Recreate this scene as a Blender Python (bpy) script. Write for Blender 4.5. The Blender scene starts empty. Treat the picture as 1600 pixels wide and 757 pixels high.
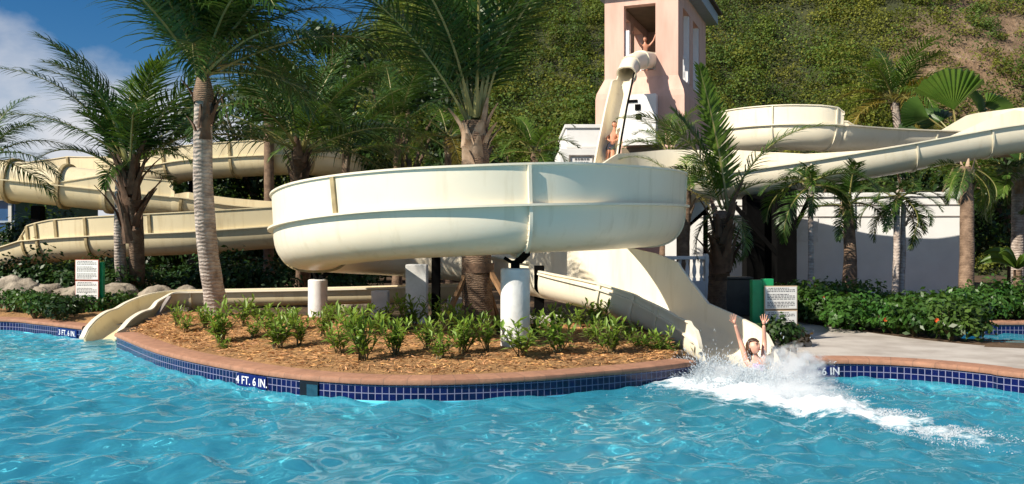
import bpy, bmesh, math, random
import numpy as np
from mathutils import Vector, Matrix, Quaternion, noise as mnoise

random.seed(7)
rng = np.random.default_rng(11)
SC = bpy.context.scene
COL = SC.collection
R = math.radians
F, CX, CY, H = 1386.0, 800.0, 378.5, 2.0      # lens in photo pixels, picture centre, eye height above the water
GZ = 0.25                                       # ground above water


def P(x, y, Y):
    return Vector(((x - CX) / F * Y, Y, H + (CY - y) / F * Y))


def G(x, y, z=GZ):
    Y = (H - z) * F / (y - CY)
    return Vector(((x - CX) / F * Y, Y, z))


# ------------------------------------------------------------------ materials
def newmat(name):
    m = bpy.data.materials.new(name)
    m.use_nodes = True
    nt = m.node_tree
    b = nt.nodes['Principled BSDF']
    return m, nt, b


def N(nt, typ, **kw):
    n = nt.nodes.new(typ)
    for k, v in kw.items():
        if k in n.inputs.keys():
            n.inputs[k].default_value = v
        else:
            setattr(n, k, v)
    return n


def L(nt, a, b):
    nt.links.new(a, b)


def ramp(nt, fac, stops, interp='LINEAR'):
    r = nt.nodes.new('ShaderNodeValToRGB')
    r.color_ramp.interpolation = interp
    els = r.color_ramp.elements
    while len(els) < len(stops):
        els.new(0.5)
    for e, (p, c) in zip(els, stops):
        e.position = p
        e.color = (c[0], c[1], c[2], 1) if not isinstance(c, (int, float)) else (c, c, c, 1)
    L(nt, fac, r.inputs[0])
    return r


def mixc(nt, fac, a, b, blend='MIX'):
    m = nt.nodes.new('ShaderNodeMix')
    m.data_type = 'RGBA'
    m.blend_type = blend
    for sock, v in ((m.inputs[0], fac), (m.inputs[6], a), (m.inputs[7], b)):
        if hasattr(v, 'is_output'):
            L(nt, v, sock)
        elif isinstance(v, (int, float)):
            sock.default_value = v
        else:
            sock.default_value = (v[0], v[1], v[2], 1)
    return m.outputs[2]


def noise_fac(nt, scale, detail=4, rough=0.55, vec=None, coord='Object', stretch=None):
    tc = nt.nodes.new('ShaderNodeTexCoord')
    v = tc.outputs[coord]
    if stretch:
        mp = nt.nodes.new('ShaderNodeMapping')
        mp.inputs['Scale'].default_value = stretch
        L(nt, v, mp.inputs[0])
        v = mp.outputs[0]
    n = nt.nodes.new('ShaderNodeTexNoise')
    n.inputs['Scale'].default_value = scale
    n.inputs['Detail'].default_value = detail
    n.inputs['Roughness'].default_value = rough
    L(nt, v, n.inputs['Vector'])
    return n.outputs['Fac']


def bump(nt, b, h, strength=0.3, dist=0.02):
    bp = nt.nodes.new('ShaderNodeBump')
    bp.inputs['Strength'].default_value = strength
    bp.inputs['Distance'].default_value = dist
    L(nt, h, bp.inputs['Height'])
    L(nt, bp.outputs[0], b.inputs['Normal'])


def mat_noise(name, c1, c2, scale=3, rough=0.6, bs=0.2, bd=0.01, bscale=None, stretch=None, lo=0.3, hi=0.7, spec=0.5):
    m, nt, b = newmat(name)
    f = noise_fac(nt, scale, stretch=stretch)
    r = ramp(nt, f, [(lo, c1), (hi, c2)])
    L(nt, r.outputs[0], b.inputs['Base Color'])
    b.inputs['Roughness'].default_value = rough
    b.inputs['Specular IOR Level'].default_value = spec
    if bs:
        bump(nt, b, noise_fac(nt, bscale or scale * 6, 5), bs, bd)
    return m


def mat_flume(name, base, dark):
    """gelcoat: cream, faint run-off streaks, slightly glossy"""
    m, nt, b = newmat(name)
    f = noise_fac(nt, 0.6, 4)
    s = noise_fac(nt, 5.0, 5, 0.6, stretch=(1.0, 1.0, 0.10))
    s2 = noise_fac(nt, 30.0, 4, 0.6)
    a = ramp(nt, f, [(0.35, base), (0.75, [0.93 * base[0], 0.915 * base[1], 0.88 * base[2]])])
    st = ramp(nt, s, [(0.54, 0.0), (0.78, 1.0)])
    c = mixc(nt, 0.0, a.outputs[0], dark)
    mx = nt.nodes[-1]
    ml = N(nt, 'ShaderNodeMath', operation='MULTIPLY')
    ml.inputs[1].default_value = 0.62
    L(nt, st.outputs[0], ml.inputs[0])
    L(nt, ml.outputs[0], mx.inputs[0])
    L(nt, c, b.inputs['Base Color'])
    rr = ramp(nt, s2, [(0.3, 0.28), (0.8, 0.5)])
    L(nt, rr.outputs[0], b.inputs['Roughness'])
    bump(nt, b, noise_fac(nt, 2.2, 3), 0.12, 0.03)
    return m


def mat_leaf(name, c1, c2, rough=0.45, trans=0.3, attr=True, scale=1.2):
    m, nt, b = newmat(name)
    f = noise_fac(nt, scale, 3)
    r = ramp(nt, f, [(0.35, c1), (0.68, c2)])
    col = r.outputs[0]
    if attr:
        at = nt.nodes.new('ShaderNodeAttribute')
        at.attribute_name = 'tint'
        col = mixc(nt, 1.0, col, at.outputs['Color'], 'MULTIPLY')
    L(nt, col, b.inputs['Base Color'])
    b.inputs['Roughness'].default_value = rough
    b.inputs['Specular IOR Level'].default_value = 0.35
    t = nt.nodes.new('ShaderNodeBsdfTranslucent')
    tc = mixc(nt, 0.5, col, (c2[0] * 1.5, c2[1] * 1.5, c2[2] * 0.6))
    L(nt, tc, t.inputs['Color'])
    mx = nt.nodes.new('ShaderNodeMixShader')
    mx.inputs[0].default_value = trans
    L(nt, b.outputs[0], mx.inputs[1])
    L(nt, t.outputs[0], mx.inputs[2])
    L(nt, mx.outputs[0], nt.nodes['Material Output'].inputs['Surface'])
    return m


M = {}
M['cream'] = mat_flume('cream_gelcoat', (0.84, 0.77, 0.61), (0.60, 0.52, 0.35))
M['tan'] = mat_flume('tan_gelcoat', (0.73, 0.63, 0.41), (0.46, 0.35, 0.18))
M['joint'] = mat_noise('joint_gelcoat', (0.66, 0.60, 0.45), (0.78, 0.72, 0.56), 6, 0.4, 0.1)
M['joint_tan'] = mat_noise('joint_gelcoat_brown', (0.25, 0.19, 0.09), (0.42, 0.33, 0.17), 6, 0.5, 0.1)
M['black_steel'] = mat_noise('black_painted_steel', (0.002, 0.002, 0.002), (0.004, 0.004, 0.004), 4, 0.8, 0.1, spec=0.05)
M['white_paint'] = mat_noise('white_painted_masonry', (0.74, 0.74, 0.72), (0.82, 0.82, 0.80), 1.6, 0.7, 0.25, 0.006, 40)
M['white_conc'] = mat_noise('weathered_white_concrete', (0.58, 0.57, 0.54), (0.80, 0.80, 0.78), 3, 0.75, 0.4, 0.01, 25)
M['pink'] = mat_noise('pink_stucco', (0.56, 0.34, 0.265), (0.71, 0.46, 0.37), 1.6, 0.85, 0.4, 0.008, 45, stretch=(1, 1, .18), lo=.25, hi=.55)
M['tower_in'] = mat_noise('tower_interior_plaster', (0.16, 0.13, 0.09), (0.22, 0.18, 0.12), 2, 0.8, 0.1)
M['fascia'] = mat_noise('blue_grey_fascia', (0.30, 0.38, 0.46), (0.38, 0.46, 0.54), 3, 0.5, 0.1)
M['roof'] = mat_noise('brown_roof', (0.07, 0.04, 0.03), (0.12, 0.07, 0.05), 4, 0.7, 0.3)
M['rail'] = mat_noise('white_railing_paint', (0.76, 0.77, 0.78), (0.82, 0.82, 0.82), 4, 0.4, 0.0)
M['green_post'] = mat_noise('green_painted_post', (0.006, 0.26, 0.085), (0.012, 0.33, 0.115), 5, 0.4, 0.1)
M['red_trim'] = mat_noise('red_sign_edge', (0.42, 0.09, 0.05), (0.5, 0.13, 0.08), 5, 0.5, 0.0)
M['wood_trim'] = mat_noise('pale_wood_sign_edge', (0.52, 0.36, 0.22), (0.62, 0.46, 0.3), 5, 0.6, 0.1)
M['board'] = mat_noise('sign_board_white', (0.70, 0.69, 0.65), (0.77, 0.76, 0.72), 3, 0.55, 0.0)
M['ink'] = mat_noise('sign_ink', (0.10, 0.10, 0.11), (0.20, 0.19, 0.18), 9, 0.7, 0.0)
M['letter_white'] = mat_noise('white_marking_tile', (0.80, 0.82, 0.85), (0.86, 0.88, 0.9), 9, 0.3, 0.0)
M['marker_tile'] = mat_noise('navy_marker_tile', (0.006, 0.010, 0.10), (0.010, 0.018, 0.15), 9, 0.15, 0.0)
M['wood'] = mat_noise('rough_timber', (0.16, 0.085, 0.035), (0.30, 0.17, 0.08), 3, 0.8, 0.4, 0.01, 20, stretch=(3, 3, 0.4))
M['dark_wood'] = mat_noise('grey_weathered_timber', (0.14, 0.12, 0.11), (0.26, 0.23, 0.21), 3, 0.8, 0.4, 0.01, 20)
M['rock'] = mat_noise('pale_rock', (0.17, 0.14, 0.10), (0.42, 0.36, 0.28), 2.2, 0.9, 0.9, 0.06, 7)
M['skin'] = mat_noise('skin', (0.66, 0.34, 0.24), (0.74, 0.41, 0.30), 3, 0.45, 0.0)
M['skin_tan'] = mat_noise('tanned_skin', (0.50, 0.22, 0.13), (0.58, 0.28, 0.18), 3, 0.45, 0.0)
M['hair'] = mat_noise('brown_hair', (0.030, 0.014, 0.008), (0.075, 0.036, 0.018), 14, 0.4, 0.3, 0.01, 60)
M['lips'] = mat_noise('lips', (0.45, 0.10, 0.09), (0.5, 0.14, 0.12), 8, 0.35, 0.0)
M['eye'] = mat_noise('dark_lashes', (0.02, 0.012, 0.01), (0.04, 0.02, 0.015), 8, 0.4, 0.0)
M['teeth'] = mat_noise('teeth', (0.75, 0.73, 0.68), (0.8, 0.78, 0.72), 8, 0.3, 0.0)
M['swim'] = mat_noise('lilac_swimsuit', (0.62, 0.50, 0.66), (0.30, 0.17, 0.42), 26, 0.5, 0.0, lo=0.45, hi=0.6)
M['swim_dark'] = mat_noise('black_swim_shorts', (0.010, 0.012, 0.02), (0.02, 0.022, 0.04), 8, 0.6, 0.0)
M['seablue'] = mat_noise('blue_glass_facade', (0.02, 0.07, 0.17), (0.03, 0.10, 0.24), 1, 0.15, 0.0)
M['plaster_pale'] = mat_noise('pale_render', (0.58, 0.56, 0.52), (0.66, 0.64, 0.6), 1, 0.8, 0.1)
M['dark_box'] = mat_noise('dark_cabinet_paint', (0.012, 0.013, 0.012), (0.03, 0.032, 0.03), 4, 0.4, 0.1)
M['skimmer'] = mat_noise('skimmer_throat_shade', (0.004, 0.006, 0.010), (0.01, 0.014, 0.02), 5, 0.3, 0.0)  # shade inside the skimmer painted as near-black
M['skimmer_door'] = mat_noise('skimmer_weir', (0.01, 0.05, 0.085), (0.02, 0.08, 0.12), 12, 0.2, 0.0)

M['frond'] = mat_leaf('coconut_frond_shaded', (0.022, 0.060, 0.010), (0.058, 0.115, 0.020), 0.38, 0.22)  # dark green carries the shade of the crowns in its colour
M['frond_lit'] = mat_leaf('sunlit_frond', (0.060, 0.130, 0.018), (0.120, 0.190, 0.030), 0.38, 0.35)  # lighter copy of the frond green, sunlight put into the colour
M['frond_old'] = mat_leaf('yellowing_frond', (0.13, 0.13, 0.020), (0.28, 0.20, 0.04), 0.5, 0.3)
M['rachis'] = mat_noise('frond_rib', (0.16, 0.17, 0.05), (0.30, 0.26, 0.09), 3, 0.45, 0.0)
M['shrub'] = mat_leaf('shrub_leaf', (0.028, 0.085, 0.012), (0.075, 0.150, 0.025), 0.4, 0.25)
M['shrub_dark'] = mat_leaf('dark_shrub_leaf', (0.012, 0.038, 0.008), (0.035, 0.075, 0.014), 0.45, 0.2)
M['bedplant'] = mat_leaf('bed_plant_leaf', (0.10, 0.20, 0.030), (0.25, 0.34, 0.060), 0.42, 0.3)
M['hillleaf'] = mat_leaf('hill_scrub_leaf', (0.090, 0.128, 0.020), (0.165, 0.195, 0.038), 0.7, 0.32, scale=0.12)
M['flower'] = mat_noise('orange_red_petal', (0.55, 0.05, 0.012), (0.72, 0.13, 0.02), 9, 0.5, 0.0)
M['stem'] = mat_noise('green_brown_stem', (0.08, 0.06, 0.025), (0.14, 0.12, 0.04), 6, 0.7, 0.1)
M['boot'] = mat_noise('dead_leaf_base', (0.22, 0.13, 0.07), (0.50, 0.38, 0.27), 5, 0.8, 0.4, 0.01, 20)
M['boot_dark'] = mat_noise('dark_leaf_base', (0.05, 0.028, 0.016), (0.17, 0.10, 0.06), 5, 0.85, 0.5, 0.02, 18)


def mat_trunk(name, a, b_, ringscale=9.0):
    m, nt, b = newmat(name)
    tc = nt.nodes.new('ShaderNodeTexCoord')
    w = nt.nodes.new('ShaderNodeTexWave')
    w.bands_direction = 'Z'
    w.inputs['Scale'].default_value = ringscale / 6.28
    w.inputs['Distortion'].default_value = 5.0
    w.inputs['Detail'].default_value = 3
    w.inputs['Detail Scale'].default_value = 1.5
    L(nt, tc.outputs['Object'], w.inputs['Vector'])
    f = noise_fac(nt, 5, 5, 0.65)
    r = ramp(nt, f, [(0.3, a), (0.72, b_)])
    rr = ramp(nt, w.outputs['Fac'], [(0.0, 0.76), (0.30, 1.0)])
    c = mixc(nt, 1.0, r.outputs[0], rr.outputs[0], 'MULTIPLY')
    L(nt, c, b.inputs['Base Color'])
    b.inputs['Roughness'].default_value = 0.85
    ad = N(nt, 'ShaderNodeMath', operation='ADD')
    L(nt, w.outputs['Fac'], ad.inputs[0])
    L(nt, noise_fac(nt, 22, 5), ad.inputs[1])
    bump(nt, b, ad.outputs[0], 0.6, 0.02)
    return m


M['trunk_grey'] = mat_trunk('grey_ringed_bark', (0.20, 0.15, 0.12), (0.58, 0.50, 0.43), 26)
M['trunk_brown'] = mat_trunk('brown_ringed_bark', (0.10, 0.06, 0.035), (0.30, 0.20, 0.13), 50)


def mat_tiles():
    m, nt, b = newmat('navy_pool_tile')
    uv = nt.nodes.new('ShaderNodeUVMap')
    uv.uv_map = 'uv'
    br = nt.nodes.new('ShaderNodeTexBrick')
    br.offset = 0.0
    br.inputs['Scale'].default_value = 1.0
    br.inputs['Brick Width'].default_value = 0.092
    br.inputs['Row Height'].default_value = 0.092
    br.inputs['Mortar Size'].default_value = 0.0052
    br.inputs['Mortar Smooth'].default_value = 0.1
    br.inputs['Color1'].default_value = (0.002, 0.004, 0.040, 1)
    br.inputs['Color2'].default_value = (0.004, 0.006, 0.075, 1)
    br.inputs['Mortar'].default_value = (0.20, 0.21, 0.33, 1)
    L(nt, uv.outputs[0], br.inputs['Vector'])
    L(nt, br.outputs['Color'], b.inputs['Base Color'])
    rr = ramp(nt, br.outputs['Fac'], [(0.0, 0.12), (1.0, 0.8)])
    L(nt, rr.outputs[0], b.inputs['Roughness'])
    inv = N(nt, 'ShaderNodeMath', operation='SUBTRACT')
    inv.inputs[0].default_value = 1.0
    L(nt, br.outputs['Fac'], inv.inputs[1])
    bump(nt, b, inv.outputs[0], 0.4, 0.004)
    return m


def mat_coping():
    m, nt, b = newmat('terracotta_coping')
    uv = nt.nodes.new('ShaderNodeUVMap')
    uv.uv_map = 'uv'
    br = nt.nodes.new('ShaderNodeTexBrick')
    br.offset = 0.0
    br.inputs['Scale'].default_value = 1.0
    br.inputs['Brick Width'].default_value = 0.30
    br.inputs['Row Height'].default_value = 2.0
    br.inputs['Mortar Size'].default_value = 0.006
    br.inputs['Color1'].default_value = (0.40, 0.205, 0.125, 1)
    br.inputs['Color2'].default_value = (0.34, 0.17, 0.105, 1)
    br.inputs['Mortar'].default_value = (0.25, 0.14, 0.09, 1)
    L(nt, uv.outputs[0], br.inputs['Vector'])
    f = noise_fac(nt, 7, 6, 0.7)
    r = ramp(nt, f, [(0.3, 0.72), (0.7, 1.12)])
    c = mixc(nt, 1.0, br.outputs['Color'], r.outputs[0], 'MULTIPLY')
    L(nt, c, b.inputs['Base Color'])
    b.inputs['Roughness'].default_value = 0.8
    bump(nt, b, noise_fac(nt, 40, 5), 0.35, 0.006)
    return m


M['tiles'] = mat_tiles()
M['coping'] = mat_coping()


def mat_mulch():
    m, nt, b = newmat('straw_mulch')
    f = noise_fac(nt, 2.0, 6, 0.7)
    f2 = noise_fac(nt, 26, 6, 0.75)
    r = ramp(nt, f2, [(0.30, (0.14, 0.065, 0.026)), (0.46, (0.42, 0.225, 0.088)), (0.68, (0.62, 0.37, 0.16))])
    r2 = ramp(nt, f, [(0.32, 0.6), (0.65, 1.05)])
    c = mixc(nt, 1.0, r.outputs[0], r2.outputs[0], 'MULTIPLY')
    L(nt, c, b.inputs['Base Color'])
    b.inputs['Roughness'].default_value = 0.95
    bump(nt, b, f2, 0.9, 0.05)
    return m


def mat_ground():
    m, nt, b = newmat('planted_soil')
    f = noise_fac(nt, 0.5, 5, 0.65)
    f2 = noise_fac(nt, 14, 5, 0.7)
    r = ramp(nt, f, [(0.35, (0.050, 0.032, 0.017)), (0.65, (0.13, 0.075, 0.035))])
    r2 = ramp(nt, f2, [(0.3, 0.5), (0.7, 1.3)])
    c = mixc(nt, 1.0, r.outputs[0], r2.outputs[0], 'MULTIPLY')
    L(nt, c, b.inputs['Base Color'])
    b.inputs['Roughness'].default_value = 0.95
    bump(nt, b, f2, 0.7, 0.04)
    return m


def mat_hill():
    m, nt, b = newmat('hill_earth')
    f = noise_fac(nt, 0.10, 6, 0.6)
    at = nt.nodes.new('ShaderNodeAttribute')
    at.attribute_name = 'rocky'
    f2 = noise_fac(nt, 0.9, 6, 0.7)
    g = ramp(nt, f2, [(0.3, (0.020, 0.028, 0.008)), (0.7, (0.060, 0.066, 0.022))])
    rk = ramp(nt, f2, [(0.3, (0.11, 0.065, 0.035)), (0.55, (0.24, 0.155, 0.09)), (0.8, (0.40, 0.31, 0.22))])
    c = mixc(nt, at.outputs['Fac'], g.outputs[0], rk.outputs[0])
    L(nt, c, b.inputs['Base Color'])
    b.inputs['Roughness'].default_value = 0.95
    bump(nt, b, f2, 1.0, 0.5)
    return m


M['mulch'] = mat_mulch()
M['ground'] = mat_ground()
M['hill'] = mat_hill()
M['walk'] = mat_noise('brushed_concrete', (0.33, 0.29, 0.25), (0.50, 0.46, 0.41), 1.5, 0.85, 0.4, 0.006, 30, lo=0.28, hi=0.6)
M['plaster_pool'] = mat_noise('turquoise_pool_plaster', (0.10, 0.68, 0.87), (0.15, 0.75, 0.91), 0.7, 0.7, 0.2, 0.01, 8)


def mat_water():
    m, nt, b = newmat('pool_water')
    b.inputs['Base Color'].default_value = (0.92, 0.99, 1.0, 1)
    b.inputs['Roughness'].default_value = 0.0
    b.inputs['IOR'].default_value = 1.333
    b.inputs['Transmission Weight'].default_value = 1.0
    at = nt.nodes.new('ShaderNodeAttribute')
    at.attribute_name = 'foam'
    f = noise_fac(nt, 4.0, 8, 0.78, stretch=(1.0, 1.5, 1.0))
    ad = N(nt, 'ShaderNodeMath', operation='ADD')
    L(nt, at.outputs['Fac'], ad.inputs[0])
    L(nt, f, ad.inputs[1])
    r = ramp(nt, ad.outputs[0], [(0.80, 0.0), (1.40, 0.92)])
    d = nt.nodes.new('ShaderNodeBsdfDiffuse')
    d.inputs['Color'].default_value = (0.84, 0.90, 0.92, 1)
    mx = nt.nodes.new('ShaderNodeMixShader')
    # milky turquoise diffuse share, added to lift the dark reflections
    tb = nt.nodes.new('ShaderNodeBsdfDiffuse')
    tb.inputs['Color'].default_value = (0.105, 0.69, 0.92, 1)
    m2 = nt.nodes.new('ShaderNodeMixShader')
    m2.inputs[0].default_value = 0.19
    L(nt, b.outputs[0], m2.inputs[1])
    L(nt, tb.outputs[0], m2.inputs[2])
    L(nt, r.outputs[0], mx.inputs[0])
    L(nt, m2.outputs[0], mx.inputs[1])
    L(nt, d.outputs[0], mx.inputs[2])
    L(nt, mx.outputs[0], nt.nodes['Material Output'].inputs['Surface'])
    return m


def mat_spray():
    m, nt, b = newmat('white_water_spray')
    b.inputs['Base Color'].default_value = (0.74, 0.80, 0.84, 1)
    b.inputs['Roughness'].default_value = 0.3
    t = nt.nodes.new('ShaderNodeBsdfTranslucent')
    t.inputs['Color'].default_value = (0.76, 0.82, 0.86, 1)
    mx = nt.nodes.new('ShaderNodeMixShader')
    mx.inputs[0].default_value = 0.45
    L(nt, b.outputs[0], mx.inputs[1])
    L(nt, t.outputs[0], mx.inputs[2])
    L(nt, mx.outputs[0], nt.nodes['Material Output'].inputs['Surface'])
    return m


M['water'] = mat_water()
M['spray'] = mat_spray()


# ------------------------------------------------------------------ scene helpers
def tag(o, label=None, cat=None, group=None, kind=None):
    if label:
        o['label'] = label
    if cat:
        o['category'] = cat
    if group:
        o['group'] = group
    if kind:
        o['kind'] = kind
    return o


def empty(name, loc, label, cat, group=None):
    o = bpy.data.objects.new(name, None)
    o.empty_display_size = 0.2
    o.location = loc
    COL.objects.link(o)
    return tag(o, label, cat, group)


def link(name, me, parent=None):
    o = bpy.data.objects.new(name, me)
    COL.objects.link(o)
    if parent is not None:
        o.parent = parent
        if not parent.get('_local'):
            # geometry is written in world space: undo the parent's placement
            o.matrix_parent_inverse = Matrix.Translation(-wloc(parent))
    return o


def wloc(o):
    # every world-space parent here is only translated
    v = Vector(o.location)
    p = o.parent
    while p is not None:
        v = Vector((0, 0, 0)) + v if False else v
        p = None
    return v if o.parent is None else Vector((0, 0, 0)) + _acc(o)


def _acc(o):
    # parts already written in world space sit at the world origin
    return Vector((0, 0, 0))


class MB:
    """collects simple shapes into one mesh"""

    def __init__(s):
        s.v, s.f, s.uv = [], [], {}

    def add(s, verts, faces):
        o = len(s.v)
        s.v += [tuple(v) for v in verts]
        s.f += [tuple(i + o for i in f) for f in faces]
        return o

    def box(s, x0, x1, y0, y1, z0, z1, mtx=None):
        vs = [Vector((x, y, z)) for z in (z0, z1) for y in (y0, y1) for x in (x0, x1)]
        if mtx is not None:
            vs = [mtx @ v for v in vs]
        s.add(vs, [(0, 2, 3, 1), (4, 5, 7, 6), (0, 1, 5, 4), (2, 6, 7, 3), (0, 4, 6, 2), (1, 3, 7, 5)])

    def bar(s, a, b, w, h=None, up=Vector((0, 0, 1))):
        h = h or w
        a, b = Vector(a), Vector(b)
        t = (b - a).normalized()
        if abs(t.dot(up)) > 0.98:
            up = Vector((0, 1, 0))
        sd = t.cross(up).normalized()
        u = sd.cross(t)
        vs = [p + sd * (i * w / 2) + u * (j * h / 2) for p in (a, b) for i, j in ((-1, -1), (1, -1), (1, 1), (-1, 1))]
        s.add(vs, [(3, 2, 1, 0), (4, 5, 6, 7), (0, 1, 5, 4), (1, 2, 6, 5), (2, 3, 7, 6), (3, 0, 4, 7)])

    def tube(s, pts, rad, n=12, cap=True):
        pts = [Vector(p) for p in pts]
        rad = rad if hasattr(rad, '__len__') else [rad] * len(pts)
        o = len(s.v)
        for i, p in enumerate(pts):
            t = (pts[min(i + 1, len(pts) - 1)] - pts[max(i - 1, 0)]).normalized()
            a = t.cross(Vector((0, 1, 0.01)))
            if a.length < 0.05:
                a = t.cross(Vector((1, 0, 0)))
            a.normalize()
            b = t.cross(a)
            for k in range(n):
                q = 2 * math.pi * k / n
                s.v.append(tuple(p + (a * math.cos(q) + b * math.sin(q)) * rad[i]))
        for i in range(len(pts) - 1):
            for k in range(n):
                k2 = (k + 1) % n
                s.f.append((o + i * n + k, o + i * n + k2, o + (i + 1) * n + k2, o + (i + 1) * n + k))
        if cap:
            s.f.append(tuple(o + k for k in range(n))[::-1])
            s.f.append(tuple(o + (len(pts) - 1) * n + k for k in range(n)))

    def rings(s, rings, closed=True, caps=True):
        """rings: list of equal-length point lists"""
        o = len(s.v)
        m = len(rings[0])
        for r in rings:
            s.v += [tuple(p) for p in r]
        for i in range(len(rings) - 1):
            for k in range(m if closed else m - 1):
                k2 = (k + 1) % m
                s.f.append((o + i * m + k, o + i * m + k2, o + (i + 1) * m + k2, o + (i + 1) * m + k))
        if caps and closed:
            s.f.append(tuple(o + k for k in range(m))[::-1])
            s.f.append(tuple(o + (len(rings) - 1) * m + k for k in range(m)))

    def mesh(s, name, mat, smooth=None):
        me = bpy.data.meshes.new(name)
        me.from_pydata(s.v, [], s.f)
        bm = bmesh.new()
        bm.from_mesh(me)
        bmesh.ops.recalc_face_normals(bm, faces=bm.faces)
        bm.to_mesh(me)
        bm.free()
        me.materials.append(mat)
        if smooth is not None:
            me.shade_smooth()
            me.set_sharp_from_angle(angle=R(smooth))
        return me

    def build(s, name, mat, parent=None, smooth=None, bevel=0.0):
        o = link(name, s.mesh(name, mat, smooth), parent)
        if bevel:
            md = o.modifiers.new('bevel', 'BEVEL')
            md.width = bevel
            md.segments = 2
            md.limit_method = 'ANGLE'
        return o


def np_mesh(name, verts, faces, mat, tint=None, smooth=False):
    me = bpy.data.meshes.new(name)
    nv, nf, k = len(verts), len(faces), faces.shape[1]
    me.vertices.add(nv)
    me.vertices.foreach_set('co', np.asarray(verts, np.float32).ravel())
    me.loops.add(nf * k)
    me.loops.foreach_set('vertex_index', np.asarray(faces, np.int32).ravel())
    me.polygons.add(nf)
    me.polygons.foreach_set('loop_start', np.arange(0, nf * k, k, dtype=np.int32))
    me.polygons.foreach_set('loop_total', np.full(nf, k, np.int32))
    if tint is not None:
        a = me.color_attributes.new('tint', 'FLOAT_COLOR', 'POINT')
        a.data.foreach_set('color', np.asarray(tint, np.float32).ravel())
    me.update(calc_edges=True)
    me.materials.append(mat)
    if smooth:
        me.shade_smooth()
    return me


def leaf_soup(name, C, Nn, size, mat, tint=None, aspect=0.5, rg=None):
    """diamond leaves at centres C facing Nn"""
    rg = rg or rng
    n = len(C)
    Nn = Nn / np.linalg.norm(Nn, axis=1, keepdims=True)
    r = rg.normal(size=(n, 3))
    a = np.cross(Nn, r)
    a /= np.linalg.norm(a, axis=1, keepdims=True)
    b = np.cross(Nn, a)
    s = size[:, None]
    V = np.stack([C - a * s * .5, C + b * s * aspect * .5 + Nn * s * .06, C + a * s * .5, C - b * s * aspect * .5 + Nn * s * .06], 1).reshape(-1, 3)
    Fc = np.arange(4 * n).reshape(n, 4)
    if tint is None:
        tint = np.ones((n, 3))
    T = np.concatenate([np.repeat(tint, 4, 0), np.ones((4 * n, 1))], 1)
    return np_mesh(name, V, Fc, mat, T)


def blob_leaves(center, rad, n, rg, shell=0.55, flat_bottom=True):
    d = rg.normal(size=(n, 3))
    d /= np.linalg.norm(d, axis=1, keepdims=True)
    if flat_bottom:
        d[:, 2] = np.abs(d[:, 2]) * np.where(rg.random(n) < 0.85, 1, -0.5)
    rr = shell + (1 - shell) * rg.random(n) ** 0.6
    bumps = 1 + 0.22 * np.sin(d[:, 0] * 5 + center[0] * 3) * np.sin(d[:, 1] * 6 + center[1]) + 0.15 * np.sin(d[:, 2] * 9 + center[0])
    C = np.array(center) + d * np.array(rad) * (rr * bumps)[:, None]
    Nn = d + rg.normal(size=(n, 3)) * 0.55 + np.array([0, 0, 0.35])
    return C, Nn


# ------------------------------------------------------------------ camera, sun, sky
cam = bpy.data.cameras.new('camera')
cam.sensor_width = 36
cam.lens = 36 * F / 1600
cam.clip_end = 3000
co = bpy.data.objects.new('camera', cam)
co.location = (0, 0, H)
co.rotation_euler = (R(90), 0, 0)
COL.objects.link(co)
SC.camera = co

AZ, EL = R(57), R(37)
sun_from = Vector((-math.sin(AZ) * math.cos(EL), -math.cos(AZ) * math.cos(EL), math.sin(EL)))
sl = bpy.data.lights.new('sun', 'SUN')
sl.energy = 4.9
sl.angle = R(0.53)
sl.color = (1.0, 0.91, 0.78)
so = bpy.data.objects.new('sun', sl)
so.rotation_euler = (-sun_from).to_track_quat('-Z', 'Y').to_euler()
so.location = (-30, -30, 40)
COL.objects.link(so)

W = bpy.data.worlds.new('World')
SC.world = W
W.use_nodes = True
nt = W.node_tree
bg = nt.nodes['Background']
sky = nt.nodes.new('ShaderNodeTexSky')
sky.sky_type = 'NISHITA'
sky.sun_disc = False
sky.sun_elevation = EL
sky.sun_rotation = math.atan2(sun_from.x, sun_from.y)
sky.air_density = 0.8
sky.dust_density = 0.2
sky.ozone_density = 3.0
tc = nt.nodes.new('ShaderNodeTexCoord')
mp = nt.nodes.new('ShaderNodeMapping')
mp.inputs['Scale'].default_value = (1, 1, 1.7)
mp.inputs['Location'].default_value = (0.35, 0.1, 0.25)
L(nt, tc.outputs['Generated'], mp.inputs[0])
cn = nt.nodes.new('ShaderNodeTexNoise')
cn.inputs['Scale'].default_value = 3.4
cn.inputs['Detail'].default_value = 9
cn.inputs['Roughness'].default_value = 0.52
L(nt, mp.outputs[0], cn.inputs['Vector'])
sep = nt.nodes.new('ShaderNodeSeparateXYZ')
L(nt, tc.outputs['Generated'], sep.inputs[0])
zr = nt.nodes.new('ShaderNodeMapRange')
zr.inputs['From Min'].default_value = 0.10
zr.inputs['From Max'].default_value = 0.23
zr.inputs['To Min'].default_value = 0.22
zr.inputs['To Max'].default_value = -0.16
L(nt, sep.outputs['Z'], zr.inputs['Value'])
ad = N(nt, 'ShaderNodeMath', operation='ADD')
L(nt, cn.outputs['Fac'], ad.inputs[0])
L(nt, zr.outputs[0], ad.inputs[1])
zr2 = nt.nodes.new('ShaderNodeMapRange')  # unseen high clouds, added so the ripple crests reflect white
zr2.inputs['From Min'].default_value = 0.34
zr2.inputs['From Max'].default_value = 0.62
zr2.inputs['To Min'].default_value = 0.0
zr2.inputs['To Max'].default_value = 0.20
L(nt, sep.outputs['Z'], zr2.inputs['Value'])
ad2 = N(nt, 'ShaderNodeMath', operation='ADD')
L(nt, ad.outputs[0], ad2.inputs[0])
L(nt, zr2.outputs[0], ad2.inputs[1])
cr = ramp(nt, ad2.outputs[0], [(0.52, 0.0), (0.70, 1.0)])
hs = nt.nodes.new('ShaderNodeHueSaturation')
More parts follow.
